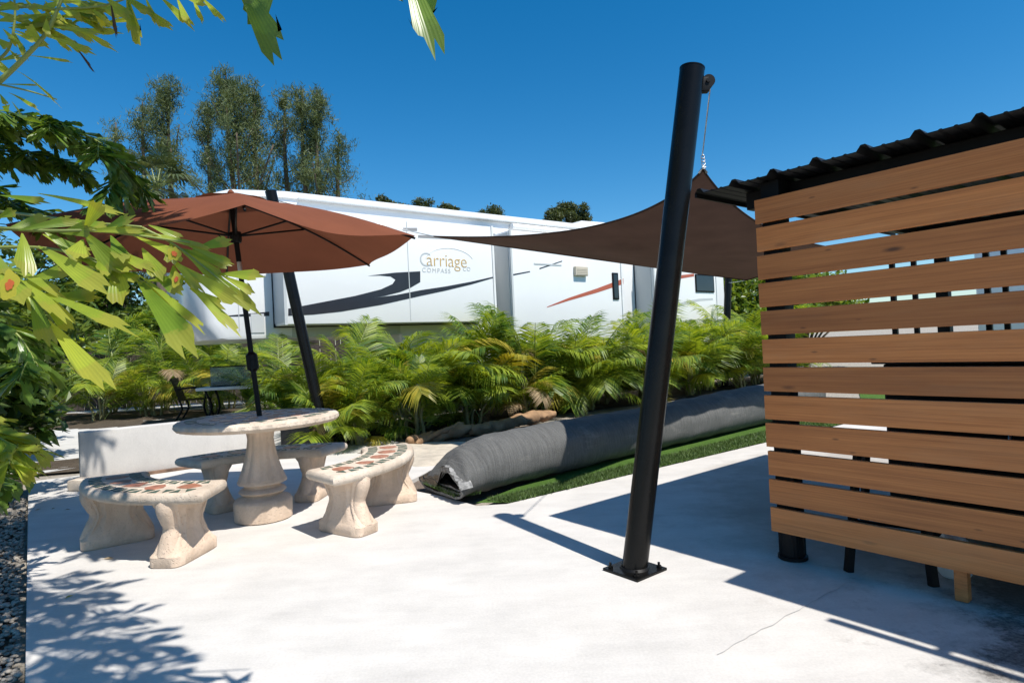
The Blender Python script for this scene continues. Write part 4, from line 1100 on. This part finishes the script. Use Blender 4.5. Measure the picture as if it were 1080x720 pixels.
# ---- casuarinas behind the nose of the trailer
def casuarina(label, u, vtop, Y, wid, rg, n=2600, lean=0):
    top = at(u, vtop, Y); x = top.x; h = top.z
    wid *= .82; n = int(n * 3.0); t = thing('casuarina_tree', label, 'tree', (x - lean, Y, -.05), 0, 'casuarinas behind the trailer')
    b = MB(); ax_ = interp([Vector((0, 0, 0)), Vector((lean * .4 + .15, 0, h * .4)), Vector((lean * .75 - .1, 0, h * .75)), Vector((lean, 0, h * .985))], 20)
    b.tube(ax_, [.24 * (1 - .93 * i / 20) + .012 for i in range(21)], 8)
    tufts = []
    nb = int(26 * wid / 1.2)
    for k in range(nb):
        f = .16 + .80 * (k + rg.random()) / nb; i = int(f * 20); p = ax_[min(i, 19)].lerp(ax_[min(i + 1, 20)], f * 20 - i)
        a = rg.random() * 6.283; L = wid * (1.5 - 1.32 * f) * rg.choice((.45, .7, .9, 1.2, 1.5)) * rg.uniform(.8, 1.1)
        rise = rg.uniform(.35, 1.5)
        e = p + Vector((math.cos(a) * L, math.sin(a) * L, L * rise)); e.z = min(e.z, h - 1.5 * math.hypot(e.x - ax_[20].x, e.y) + .1) if f > .5 else e.z
        br = interp([p, p.lerp(e, .5) + Vector((0, 0, -.10 * L)), e], 8)
        b.tube(br, [.055 * (1 - f) + .018 - .0018 * i for i in range(9)], 5)
        for j, q in enumerate(br[3:]):
            tufts.append((q, (.16 + .20 * min(1, L / wid)) * rg.uniform(.7, 1.3)))
            if rg.random() < .5: tufts.append((q + Vector((rg.gauss(0, .3), rg.gauss(0, .3), rg.uniform(.1, .55))), .18))
    tufts += [(q + Vector((rg.gauss(0, .06), rg.gauss(0, .06), 0)), .15) for q in ax_[12:]]
    b.obj('trunk', 'bark', t, smooth=True)
    b = MB(); per = max(3, n // len(tufts))
    for q, r in tufts:
        if rg.random() < .18: continue
        for _ in range(int(per * rg.uniform(.4, 1.6))):
            p = q + Vector((rg.gauss(0, r * .75), rg.gauss(0, r * .75), rg.gauss(.08, r * .8)))
            l = rg.uniform(.12, .34); d = Vector((rg.gauss(0, .5), rg.gauss(0, .5), rg.gauss(.35, .7))).normalized() * l
            s_ = d.cross(Vector((rg.gauss(0, 1), rg.gauss(0, 1), rg.gauss(0, 1)))).normalized() * rg.uniform(.009, .022)
            b.add([p - s_, p + s_, p + d * .6 + s_ * .8, p + d], [(0, 1, 2, 3)])
    b.obj('crown', 'casuarina', t, fix=False)
rg = random.Random(17)
for args in (('casuarina at the left end of the row, low and thin', 122, 124, 33, 1.3, 2200, .2), ('thin casuarina with a spire top, second from the left', 150, 102, 32, 1.5, 3000, -.1),
             ('dense casuarina with forked top, left of the tallest one', 178, 80, 31, 1.9, 4600, .3), ('slim dark casuarina directly left of the tallest one', 219, 108, 32, 1.3, 3000, -.1),
             ('tallest and widest casuarina rising above the umbrella', 238, 72, 30, 2.6, 8200, -.4), ('casuarina with a square top hugging the tallest one', 268, 86, 31, 1.8, 4600, .1),
             ('narrow casuarina right of the tallest one', 300, 94, 31, 1.2, 3000, .1),
             ('casuarina at the right end of the row with twin tops, left spire', 319, 90, 30, 1.2, 3000, .1), ('casuarina at the right end of the row with twin tops, right spire', 334, 92, 30, 1.5, 3800, .2), ('low rightmost casuarina with airy side branches', 357, 138, 30, 1.2, 2200, .25)):
    lb, u, v, Y, w_, n, ln = args; casuarina(lb, u, v, Y, w_, rg, n, ln)

# ---- cabbage palm
fp = at(165, 196, 19); t = thing('fan_palm', 'fan palm with drooping grey green leaves below the casuarinas', 'palm', (fp.x, fp.y, -.05))
rg = random.Random(8)
b = MB(); b.tube([Vector((0, 0, 0)), Vector((.05, 0, 2.5)), Vector((0, 0, fp.z - .2))], [.19, .15, .14], 12); b.obj('trunk', 'bark', t, smooth=True)
b = MB()
for k in range(15):                                 # dead leaf bases
    a = rg.random() * 6.28; p = Vector((.1 * math.cos(a), .1 * math.sin(a), fp.z - rg.uniform(.2, .8)))
    b.tube([p, p + Vector((math.cos(a) * .35, math.sin(a) * .35, -.25))], [.03, .012], 5)
b.obj('leaf_bases', 'areca_dry', t)
b = MB()
for k in range(30):
    a = k * 2.4; el = rg.uniform(-.5, 1.2); L = rg.uniform(.6, .95); c = Vector((0, 0, fp.z))
    d = Vector((math.cos(a) * math.cos(el), math.sin(a) * math.cos(el), math.sin(el))); q = c + d * L
    b.tube([c, q], [.02, .012], 4, 1)
    x, y, z = frame((d + Vector((0, 0, -.35))).normalized(), UP)
    for j in range(17):
        th = -1.9 + 3.8 * j / 16; l = rg.uniform(.55, .85) * (1 - .25 * abs(th) / 1.9)
        dd = y * math.cos(th) + x * math.sin(th); tip_ = q + dd * l - UP * l * .35 * rg.uniform(.6, 1.4); w_ = dd.cross(z).normalized() * .035
        m_ = q + dd * l * .55
        b.add([q, m_ - w_, m_ + w_, tip_], [(0, 1, 2), (1, 3, 2)], 0)
b.obj('crown', ['fan', 'stalk'], t, fix=False)

# ---- distant trees over the trailer roof, and the green masses left and right
rg = random.Random(44)
for lb, u, vt, Y, sp, n in (('small dark tree top just right of the umbrella above the trailer roof', 401, 198, 42, 1.3, 1500), ('wide dark tree top above the trailer roof, beside the smaller left one', 439, 200, 44, 1.9, 2200),
                    ('small round tree top at the right of the wide one over the trailer roof', 472, 206, 43, 1.1, 1300), ('low flat tree top over the middle of the trailer roof', 517, 213, 45, 2.0, 1800),
                    ('rounded dark tree standing alone above the trailer near its air conditioner', 598, 206, 36, 1.55, 3200)):
    p = at(u, vt, Y); broad_tree('distant_tree', lb, p.x, p.y, p.z, sp, int(n * 3.6), .17, 'tree', 'distant trees above the trailer roof', rg, .55, 22, .5, 'tree', .9, (.14, .30))
for lb, u, vt, Y, sp, n, mat in (('bright green tree top between the trailer roof and the sail', 668, 228, 24, 2.2, 3000, 'shrub_bright'), ('bright green tree top behind the upper sail edge', 708, 222, 24, 2.2, 2600, 'shrub_bright'),
                    ('bright leafy tree beside the timber screen behind the distant post', 787, 276, 19, 1.7, 5200, 'shrub_bright'), ('bright leafy tree hidden partly by the timber screen', 845, 262, 21, 2.2, 4000, 'shrub_bright')):
    p = at(u, vt, Y); broad_tree('green_tree', lb, p.x, p.y, p.z, sp, n, .24, mat, 'bright trees past the trailer end', rg, .12, 14, .55)
for lb, u, vt, Y, sp, n in (('dark tree filling the gap left of the trailer nose', 70, 268, 21, 2.6, 4200), ('dark leafy tree behind the trailer nose', 140, 282, 20, 2.4, 4200), ('dark tree at the left edge behind the palms', 15, 235, 19, 2.6, 4200), ('dark leafy tree behind the trailer overhang', 205, 300, 22, 2.2, 3600)):
    p = at(u, vt, Y); broad_tree('leafy_tree', lb, p.x, p.y, p.z, sp, n, .26, 'shrub', 'dark trees left of the trailer', rg, .10, 14, .5)

# ---- dense shrubs along the left edge of the patio
rg = random.Random(61)
for lb, x, y, h, sp, n, sz in (('dark glossy shrub at the left edge behind the litter strip', -5.15, 5.6, 2.3, .85, 3600, .17), ('dark shrub behind the front left fishtail fronds', -4.75, 4.85, 1.55, .62, 2600, .15), ('shaded shrub farther along the left patio edge', -6.6, 7.6, 2.6, 1.1, 3600, .18), ('tall shaded shrub at the far left patio corner', -8.2, 9.4, 2.9, 1.2, 3200, .20)):
    broad_tree('leafy_shrub', lb, x, y, h, sp, n, sz, 'shrub', 'shrubs along the left patio edge', rg, .06, 13, .5, 'shrub', .8)

# fallen leaflets lying on the slab near the overhanging palm and the hedge
rgl = random.Random(77)
for k in range(16):
    if k < 9: p = left_edge(rgl.uniform(.1, 4.2)) + Vector((.8, .6, 0)) * rgl.uniform(.05, .7)
    else: p = Vector((-1.6, 7.2, 0)) + Vector((rgl.uniform(-.9, .7), rgl.uniform(-.8, .7), 0))
    b = MB(); l = rgl.uniform(.04, .085); w_ = l * rgl.uniform(.12, .2)
    b.add([(0, -l / 2, .004), (w_, 0, .010), (0, l / 2, .006), (-w_, 0, .012), (0, 0, .005)], [(0, 1, 4), (1, 2, 4), (2, 3, 4), (3, 0, 4)])
    o = b.obj('fallen_leaf', rgl.choice(('areca_dry', 'areca_dry', 'areca_yellow')), None, fix=False); o.location = (p.x, p.y, .001); o.rotation_euler = (0, 0, rgl.random() * 6.28)
    tag(o, 'small dry fallen leaf on the patio slab near the left edge' if k < 9 else 'small dry fallen leaf on the ground between the low wall and the logs', 'leaf', 'fallen leaves by the patio edge' if k < 9 else 'fallen leaves behind the benches')

# ---- garden furniture beyond the low wall
def garden_chair(x, y, rz):
    t = thing('garden_chair', 'black slatted metal garden chair beside the white side table', 'chair', (x, y, -.02), rz)
    b = MB()
    for k in range(7): b.box((0, -.24 + k * .08, .43), (.48, .055, .018), 0)
    b.obj('seat', 'black_metal', t)
    b = MB(); mtx = Matrix.Translation((-.25, 0, .44)) @ Matrix.Rotation(R(-18), 4, 'Y')
    for k in range(6): b.box((0, -.22 + k * .088, .22), (.016, .05, .44), 0, mtx)
    b.box((0, 0, .45), (.03, .54, .05), 0, mtx); b.box((0, 0, .03), (.03, .54, .04), 0, mtx); b.obj('backrest', 'black_metal', t)
    for sy in (-.26, .26):
        b = MB(); b.tube(interp([Vector((.30, sy, .0)), Vector((.22, sy, .25)), Vector((.24, sy, .44))], 8), .020, 8); b.obj('leg', 'black_metal', t, smooth=True)
        b = MB(); b.tube(interp([Vector((-.34, sy, .0)), Vector((-.20, sy, .25)), Vector((-.25, sy, .44))], 8), .020, 8); b.obj('leg', 'black_metal', t, smooth=True)
        b = MB(); b.tube(interp([Vector((-.31, sy, .66)), Vector((0, sy * 1.05, .68)), Vector((.24, sy, .62)), Vector((.25, sy, .44))], 12), .017, 8); b.obj('armrest', 'black_metal', t, smooth=True)
    return t
garden_chair(-6.75, 12.9, .25)
t = thing('side_table', 'white rectangular garden table on black metal legs', 'table', (-5.62, 12.55, -.02), .12)
b = MB(); b.box((0, 0, .66), (1.5, .75, .06), 0, None, .012); b.obj('tabletop', 'white_paint', t)
for sx in (-.6, .6):
    for sy in (-.28, .28):
        b = MB(); b.tube(interp([Vector((sx, sy, 0)), Vector((sx * .85, sy * .8, .3)), Vector((sx, sy, .63))], 8), .022, 8); b.obj('leg', 'black_metal', t, smooth=True)
tk = thing('glass_tank', 'empty glass tank with a soil layer standing on the white table', 'tank', (-5.80, 12.5, .675), .12)
b = MB()
for (c, sz) in (((0, -.2, .2), (.64, .008, .39)), ((0, .2, .2), (.64, .008, .39)), ((-.316, 0, .2), (.008, .392, .39)), ((.316, 0, .2), (.008, .392, .39))): b.box(c, sz)
b.obj('panes', 'glass', tk)
b = MB()
for z in (.010, .395):
    for (c, sz) in (((0, -.207, z), (.66, .014, .02)), ((0, .207, z), (.66, .014, .02)), ((-.323, 0, z), (.014, .40, .02)), ((.323, 0, z), (.014, .40, .02))): b.box(c, sz)
b.obj('trim', 'black_metal', tk)
b = MB(); b.box((0, 0, .06), (.61, .37, .08), 0, None, .01); b.obj('soil', 'darkbed', tk)

# ---- the fishtail palm that overhangs the left of the patio
FB = Vector((-3.3, 2.7, -.05))
ft = thing('fishtail_palm', 'overhanging fishtail palm with jagged yellow green leaflets at the left edge', 'palm', FB)
rg = random.Random(71)
def leaflet(b, base, tip_, w, upv, rg, mi=0, curl=.12, fold=.18):
    """one wedge shaped leaflet with a jagged, bitten-off end"""
    y = tip_ - base; L = y.length
    if L < 1e-5: return
    x, y, z = frame(y, upv)
    asym = rg.uniform(-.35, .35); rows = [(0, .07), (.22, .30), (.5, .58), (.78, .88)]; nc = 6; vs = []
    for f, ww in rows:
        for c in range(nc + 1):
            s = c / nc - .5
            vs.append(base + y * (f * L) + x * (s * w * ww) + z * (-curl * L * f * f + abs(s) * w * ww * fold * 1.2))
    for c in range(nc + 1):                         # jagged tip
        s = c / nc - .5
        f = 1.0 - .16 * abs(s) * 2 + asym * s * .8 + (.05 if c % 2 else -.05) + rg.uniform(-.05, .05)
        vs.append(base + y * (f * L) + x * (s * w) + z * (-curl * L * f * f + abs(s) * w * fold * 1.2))
    fs = []
    for r_ in range(4):
        for c in range(nc): fs.append((r_ * 7 + c, r_ * 7 + c + 1, (r_ + 1) * 7 + c + 1, (r_ + 1) * 7 + c))
    o_ = len(b.v); k_ = rg.random()
    for i in range(len(vs)): b.lc[o_ + i] = ((i % 7) / 6 - .5, (i // 7) / 4, k_)
    b.add([v - FB for v in vs], fs, mi)
def hero(name, leaves, stems, mat='fishtail', fill=0):
    """leaves: (u0,v0,u1,v1,width px,Y0,Y1[,material index])"""
    b = MB()
    for k, (pts, r) in enumerate(stems):             # stalk running back to the palm's crown
        q0, q1 = at(*pts[0]), at(*pts[1]); c_ = Vector((-3.15, 2.62, min(2.9, max(1.7, q0.z + .1))))
        b.tube([p - FB for p in interp([c_, c_.lerp(q0, .55) + UP * .12, q0 + (q0 - q1) * .02], 14)], [r * 2.2 - r * 1.2 * i / 14 for i in range(15)], 7, 1)
    for pts, r in stems: b.tube([p - FB for p in interp([at(*q) for q in pts], 18)], [r * (1 - .5 * i / 18) for i in range(19)], 7, 1)
    for k in range(fill):                            # more leaflets along the stalks, behind the measured ones
        pts, r = stems[k % len(stems)]; q = interp([at(*p) for p in pts], 18); i = rg.randint(2, 14); p0 = q[i] + Vector((0, rg.uniform(.0, .05), 0))
        a = rg.uniform(-1.1, .35); l = rg.uniform(.06, .115)
        p1 = p0 + Vector((math.cos(a), rg.uniform(-.3, .3), math.sin(a))).normalized() * l
        leaflet(b, p0, p1, l * rg.uniform(.26, .55), (Vector((0, 0, CAM_H)) - p0).normalized() * 1.2 + Vector((rg.uniform(-.7, .7), 0, rg.uniform(.1, .9))), rg, 0, curl=rg.uniform(.02, .15))
    for lf in leaves:
        u0, v0, u1, v1, w, Y0, Y1 = lf[:7]; mi = lf[7] if len(lf) > 7 else 0
        p0, p1 = at(u0, v0, Y0), at(u1, v1, Y1)
        view = -(p0 - Vector((0, 0, CAM_H))).normalized()
        upv = (view * 1.3 + Vector((rg.uniform(-.6, .6), rg.uniform(-.2, .2), rg.uniform(.0, .9)))).normalized()
        leaflet(b, p0, p1, w / F_PX * Y1, upv, rg, mi, curl=rg.uniform(.03, .24))
    o = b.obj(name, [mat, 'stalk', 'leaf_yellow', 'leaf_brown'], ft, smooth=True, fix=False)
    return o
z1 = lambda L: [(a / 3, 180 + b_ / 3, c / 3, 180 + d / 3, w / 3, *r) for a, b_, c, d, w, *r in L]
f1 = hero('frond', z1([
    (90, 375, 395, 462, 62, 1.25, 1.1), (98, 385, 140, 535, 64, 1.25, 1.2), (150, 470, 318, 668, 82, 1.25, 1.05), (0, 298, 190, 352, 44, 1.3, 1.2),
    (432, 340, 590, 535, 100, 1.3, 1.15), (440, 330, 632, 470, 42, 1.3, 1.2), (366, 285, 375, 398, 76, 1.3, 1.25), (350, 205, 392, 272, 62, 1.3, 1.25),
    (450, 245, 497, 322, 60, 1.3, 1.25), (540, 230, 552, 292, 60, 1.3, 1.28), (548, 300, 560, 372, 62, 1.3, 1.28), (585, 232, 728, 292, 26, 1.3, 1.3), (570, 250, 812, 438, 46, 1.3, 1.3),
    (575, 300, 748, 415, 56, 1.3, 1.25), (560, 320, 750, 505, 42, 1.3, 1.25), (600, 372, 700, 425, 44, 1.3, 1.3), (70, 198, 88, 302, 66, 1.2, 1.15), (10, 192, 150, 142, 44, 1.25, 1.3),
    (60, 188, 250, 150, 40, 1.2, 1.25), (265, 190, 318, 98, 56, 1.25, 1.2), (0, 78, 140, 92, 34, 1.4, 1.4), (120, 72, 365, 112, 30, 1.4, 1.35), (120, 238, 300, 338, 78, 1.25, 1.15),
    (262, 218, 238, 274, 66, 1.25, 1.2), (310, 285, 332, 312, 46, 1.25, 1.2), (240, 192, 425, 180, 28, 1.25, 1.25), (400, 182, 648, 236, 28, 1.28, 1.3), (470, 172, 565, 205, 34, 1.3, 1.3),
    (520, 208, 655, 238, 24, 1.3, 1.3), (0, 330, 62, 396, 92, 1.15, 1.1), (-10, 150, 45, 128, 34, 1.2, 1.2), (200, 155, 340, 168, 40, 1.3, 1.28), (330, 240, 470, 300, 44, 1.3, 1.25),
    (420, 205, 560, 262, 36, 1.3, 1.28), (180, 300, 300, 320, 40, 1.3, 1.25), (520, 262, 640, 360, 40, 1.3, 1.27), (460, 300, 560, 380, 44, 1.3, 1.25), (30, 330, 200, 420, 60, 1.25, 1.15), (-20, 250, 20, 330, 40, 1.2, 1.2)]),
    [([(-60, 236, 1.2), (40, 243, 1.22), (110, 244, 1.26), (200, 256, 1.3)], .0045), ([(-40, 262, 1.25), (50, 262, 1.25), (120, 282, 1.28), (190, 322, 1.3)], .004), ([(-50, 275, 1.2), (30, 305, 1.25), (60, 348, 1.25)], .004), ([(150, 240, 1.28), (190, 262, 1.3), (250, 310, 1.3)], .003)], fill=24)
for (u, v, Y, r) in ((183, 269, 1.262, 8.5), (185, 296, 1.262, 7.5), (9, 302, 1.085, 14)):   # yellow blotches with rust red centres
    c = at(u, v, Y); d = (Vector((0, 0, CAM_H)) - c).normalized(); d = (d + Vector((.15, 0, .25))).normalized(); x, y, z = frame(d, UP); par = f1
    for nm, k, off, m_ in (('leaf_blotch', 1.0, .010, 'leaf_yellow'), ('leaf_spot', .40, .0125, 'leaf_red')):
        pts = [c + d * off + (x * math.cos(i / 24 * 6.283) * .62 + z * math.sin(i / 24 * 6.283)) * r * k * Y / F_PX * (1 + .22 * math.sin(i * .52 + u + k) + .13 * math.sin(i * 1.3 + v)) for i in range(24)]
        bb = MB(); bb.prism([p - FB for p in pts], d * .0006); par = bb.obj(nm, m_, par)
z2 = lambda L: [(a / 6.547, b_ / 6.547, c / 6.547, d / 6.547, w / 6.547, *r) for a, b_, c, d, w, *r in L]
EXTRA2 = []
for _ in range(46):
    u, v = rg.uniform(-12, 100), rg.uniform(-8, 34); a = rg.uniform(-.5, .9) if u > 20 else rg.uniform(-.9, 1.6); l = rg.uniform(22, 42)
    EXTRA2.append((u, v, u + l * math.cos(a), v + l * math.sin(a), rg.uniform(6, 12), 2.3, 2.25))
f2 = hero('frond', z2([
    (325, 255, 592, 306, 66, 2.2, 2.1), (350, 190, 640, 182, 44, 2.2, 2.1), (480, 165, 735, 292, 48, 2.2, 2.1), (200, 385, 462, 406, 26, 2.2, 2.2), (100, 482, 375, 602, 24, 2.2, 2.1), (0, 582, 225, 582, 14, 2.2, 2.2),
    (60, 640, 240, 715, 44, 2.2, 2.1), (285, 275, 178, 185, 95, 2.2, 2.15), (300, 100, 110, 130, 46, 2.2, 2.2), (100, 230, 235, 275, 44, 2.2, 2.2), (385, 70, 170, 25, 74, 2.2, 2.2), (420, 62, 645, 66, 46, 2.2, 2.15),
    (560, 20, 752, 118, 46, 2.2, 2.1), (640, 40, 865, 85, 34, 2.2, 2.15), (885, -20, 925, 245, 84, 2.1, 2.0), (755, -20, 808, 218, 28, 2.1, 2.05, 3), (500, 290, 612, 450, 20, 2.2, 2.15, 3), (60, 340, 140, 415, 40, 2.2, 2.2), (-20, 425, 140, 378, 40, 2.2, 2.2),
    (-20, 60, 110, 30, 70, 2.2, 2.2), (-30, 150, 90, 120, 60, 2.2, 2.2), (-30, 260, 60, 330, 70, 2.2, 2.2), (20, 200, 120, 300, 50, 2.2, 2.2), (320, 130, 330, 230, 60, 2.2, 2.15), (660, 110, 720, 175, 46, 2.2, 2.15, 2), (700, 120, 770, 160, 30, 2.2, 2.15, 2),
    (-30, 400, 50, 500, 70, 2.2, 2.2), (160, 310, 60, 250, 40, 2.2, 2.2), (400, 130, 560, 240, 40, 2.25, 2.2), (430, 0, 300, 70, 60, 2.25, 2.2), (440, 20, 520, 110, 50, 2.25, 2.2), (0, 650, 40, 720, 40, 2.2, 2.2), (200, 330, 300, 300, 36, 2.2, 2.2), (80, 700, 140, 780, 16, 2.2, 2.2)]) +
    [(a / 3, b_ / 3, c / 3, d / 3, w / 3, 2.1, 2.0) for a, b_, c, d, w in ((400, -10, 424, 112, 36), (440, 10, 503, 72, 32), (505, -10, 585, 55, 32), (558, -10, 592, 62, 26), (635, -10, 684, 36, 24), (608, -8, 632, 42, 18), (460, -10, 484, 62, 22), (330, -10, 400, 40, 40), (370, -20, 470, 20, 40), (560, -20, 650, 12, 30))] + EXTRA2,
    [([(-10, 95, 2.2), (25, 62, 2.2), (50, 33, 2.2), (70, -12, 2.2)], .010), ([(-10, 70, 2.25), (10, 50, 2.25), (16, 10, 2.25), (10, -20, 2.25)], .006), ([(60, 10, 2.2), (110, 6, 2.15), (160, -12, 2.1)], .005), ([(-5, 88, 2.2), (30, 96, 2.15), (60, 105, 2.15)], .004)])
f5 = hero('frond', [(244, -30, 292, 41, 34, 1.5, 1.4), (300, -40, 262, 20, 30, 1.5, 1.45), (424, -40, 457, 37, 34, 1.5, 1.4), (470, -30, 440, 14, 26, 1.5, 1.45), (200, -40, 330, -8, 26, 1.5, 1.45), (340, -40, 420, -14, 30, 1.5, 1.45)], [([(150, -60, 1.6), (260, -45, 1.5), (360, -42, 1.5), (470, -50, 1.5)], .006)], 'fishtail_dark')
def auto_frond(name, rach, n, L, mat, rg, w=.32, drop=.35, seconds=0, spread=1.0):
    """leaflets set along both sides of a curved stalk given in world space; optional side stalks"""
    b = MB(); C_ = interp(rach, 30); b.tube([p - FB for p in C_], [.012 * (1 - .75 * i / 30) for i in range(31)], 7, 1)
    lines = [(C_, 1.0)]
    for k in range(seconds):
        f = .15 + .8 * k / max(1, seconds - 1); i = int(f * 29); sd = 1 if k % 2 else -1
        ax_ = (C_[i + 1] - C_[i]).normalized(); sv = ax_.cross(UP).normalized() * sd; l = L * 2.6 * (1 - .35 * f) * spread
        e = C_[i] + (ax_ * .8 + sv + UP * rg.uniform(-.1, .25)).normalized() * l - UP * l * .22
        q = interp([C_[i], C_[i].lerp(e, .55) + UP * l * .06, e], 14); b.tube([p - FB for p in q], [.005 * (1 - .6 * i / 14) for i in range(15)], 5, 1); lines.append((q, .9))
    for q, sc in lines:
        m = len(q) - 1; nn_ = n if q is C_ else max(8, n // 3)
        for k in range(nn_):
            f = .08 + .92 * (k + rg.random() * .6) / nn_; i = min(int(f * m), m - 1); p = q[i].lerp(q[i + 1], f * m - i); ax_ = (q[i + 1] - q[i]).normalized()
            sd = 1 if k % 2 else -1; sv = ax_.cross(UP).normalized() * sd
            d = (ax_ * rg.uniform(.5, 1.2) + sv * rg.uniform(.5, 1.1) + UP * rg.uniform(-.9, .35) * drop * 2).normalized(); l = L * sc * rg.uniform(.65, 1.2)
            leaflet(b, p, p + d * l, l * w * rg.uniform(.7, 1.3), (UP + Vector((rg.uniform(-.6, .6), rg.uniform(-.6, .6), 0))).normalized(), rg, 0, curl=rg.uniform(.05, .25))
    return b.obj(name, [mat, 'stalk'], ft, smooth=True, fix=False)
Y3 = 3.4
auto_frond('frond', [at(-70, 175, Y3), at(0, 145, Y3), at(70, 138, Y3), at(116, 160, Y3), at(130, 205, Y3)], 130, .15, 'fishtail_dark', rg, .30, .5, 8, .8)
auto_frond('frond', [at(-80, 215, 3.6), at(-20, 175, 3.6), at(40, 165, 3.6), at(80, 176, 3.6)], 120, .15, 'fishtail_dark', rg, .30, .5, 6, .7)
auto_frond('frond', [at(-60, 140, 3.2), at(-10, 124, 3.2), at(30, 122, 3.2), at(62, 134, 3.2)], 90, .14, 'fishtail_dark', rg, .30, .5, 4, .7)
auto_frond('frond', [at(-90, 250, 3.9), at(-30, 212, 3.9), at(20, 215, 3.9), at(62, 235, 3.9)], 110, .15, 'fishtail_dark', rg, .30, .5, 6, .7)
auto_frond('frond', [at(-90, 430, 2.5), at(-55, 440, 2.45), at(-15, 455, 2.4), at(22, 474, 2.4)], 46, .15, 'fishtail', rg, .42, .5, 4, .5)
auto_frond('frond', [at(-90, 460, 2.9), at(-60, 470, 2.9), at(-25, 485, 2.85), at(8, 505, 2.8)], 60, .15, 'fishtail_dark', rg, .4, .6, 4, .6)
auto_frond('frond', [at(-70, 330, 3.1), at(-30, 330, 3.1), at(15, 350, 3.1), at(40, 385, 3.1)], 60, .18, 'fishtail_dark', rg, .34, .6, 4, .6)
# high fronds above the frame: they throw the leaf shade on the slab
crown = Vector((-3.2, 2.65, 3.15))
for (gx0, gy0, gx1, gy1, z) in ((-4.9, 6.6, -4.0, 5.5, 4.7), (-4.6, 5.6, -3.4, 5.05, 4.5), (-4.1, 5.1, -3.0, 4.3, 4.2), (-3.7, 4.5, -2.7, 4.05, 4.0),
                                (-2.9, 3.5, -2.25, 3.1, 3.7), (-2.75, 3.1, -1.75, 2.75, 3.55), (-2.4, 2.75, -1.45, 2.42, 3.4), (-2.2, 2.4, -1.2, 2.15, 3.4)):
    p0 = Vector((gx0 + .44 * z, gy0 - .40 * z, z)); p1 = Vector((gx1 + .44 * z, gy1 - .40 * z, z - .18))
    mid_ = crown.lerp(p0, .5) + UP * .45
    auto_frond('frond', [crown, mid_, p0, p0.lerp(p1, .5) + UP * .03, p1], 64, .21, 'fishtail', rg, .26, .3, 8, .6)
for k in range(4):
    a = k * 1.7; b = MB(); p = Vector((.14 * math.cos(a), .14 * math.sin(a), 0))
    b.tube(interp([p, p + Vector((.03, -.02, 1.2)), p * .6 + Vector((.1, -.05, 3.2 - .1 * k))], 12), [.05 - .0022 * i for i in range(13)], 10); b.obj('cane', 'cane', ft, smooth=True)
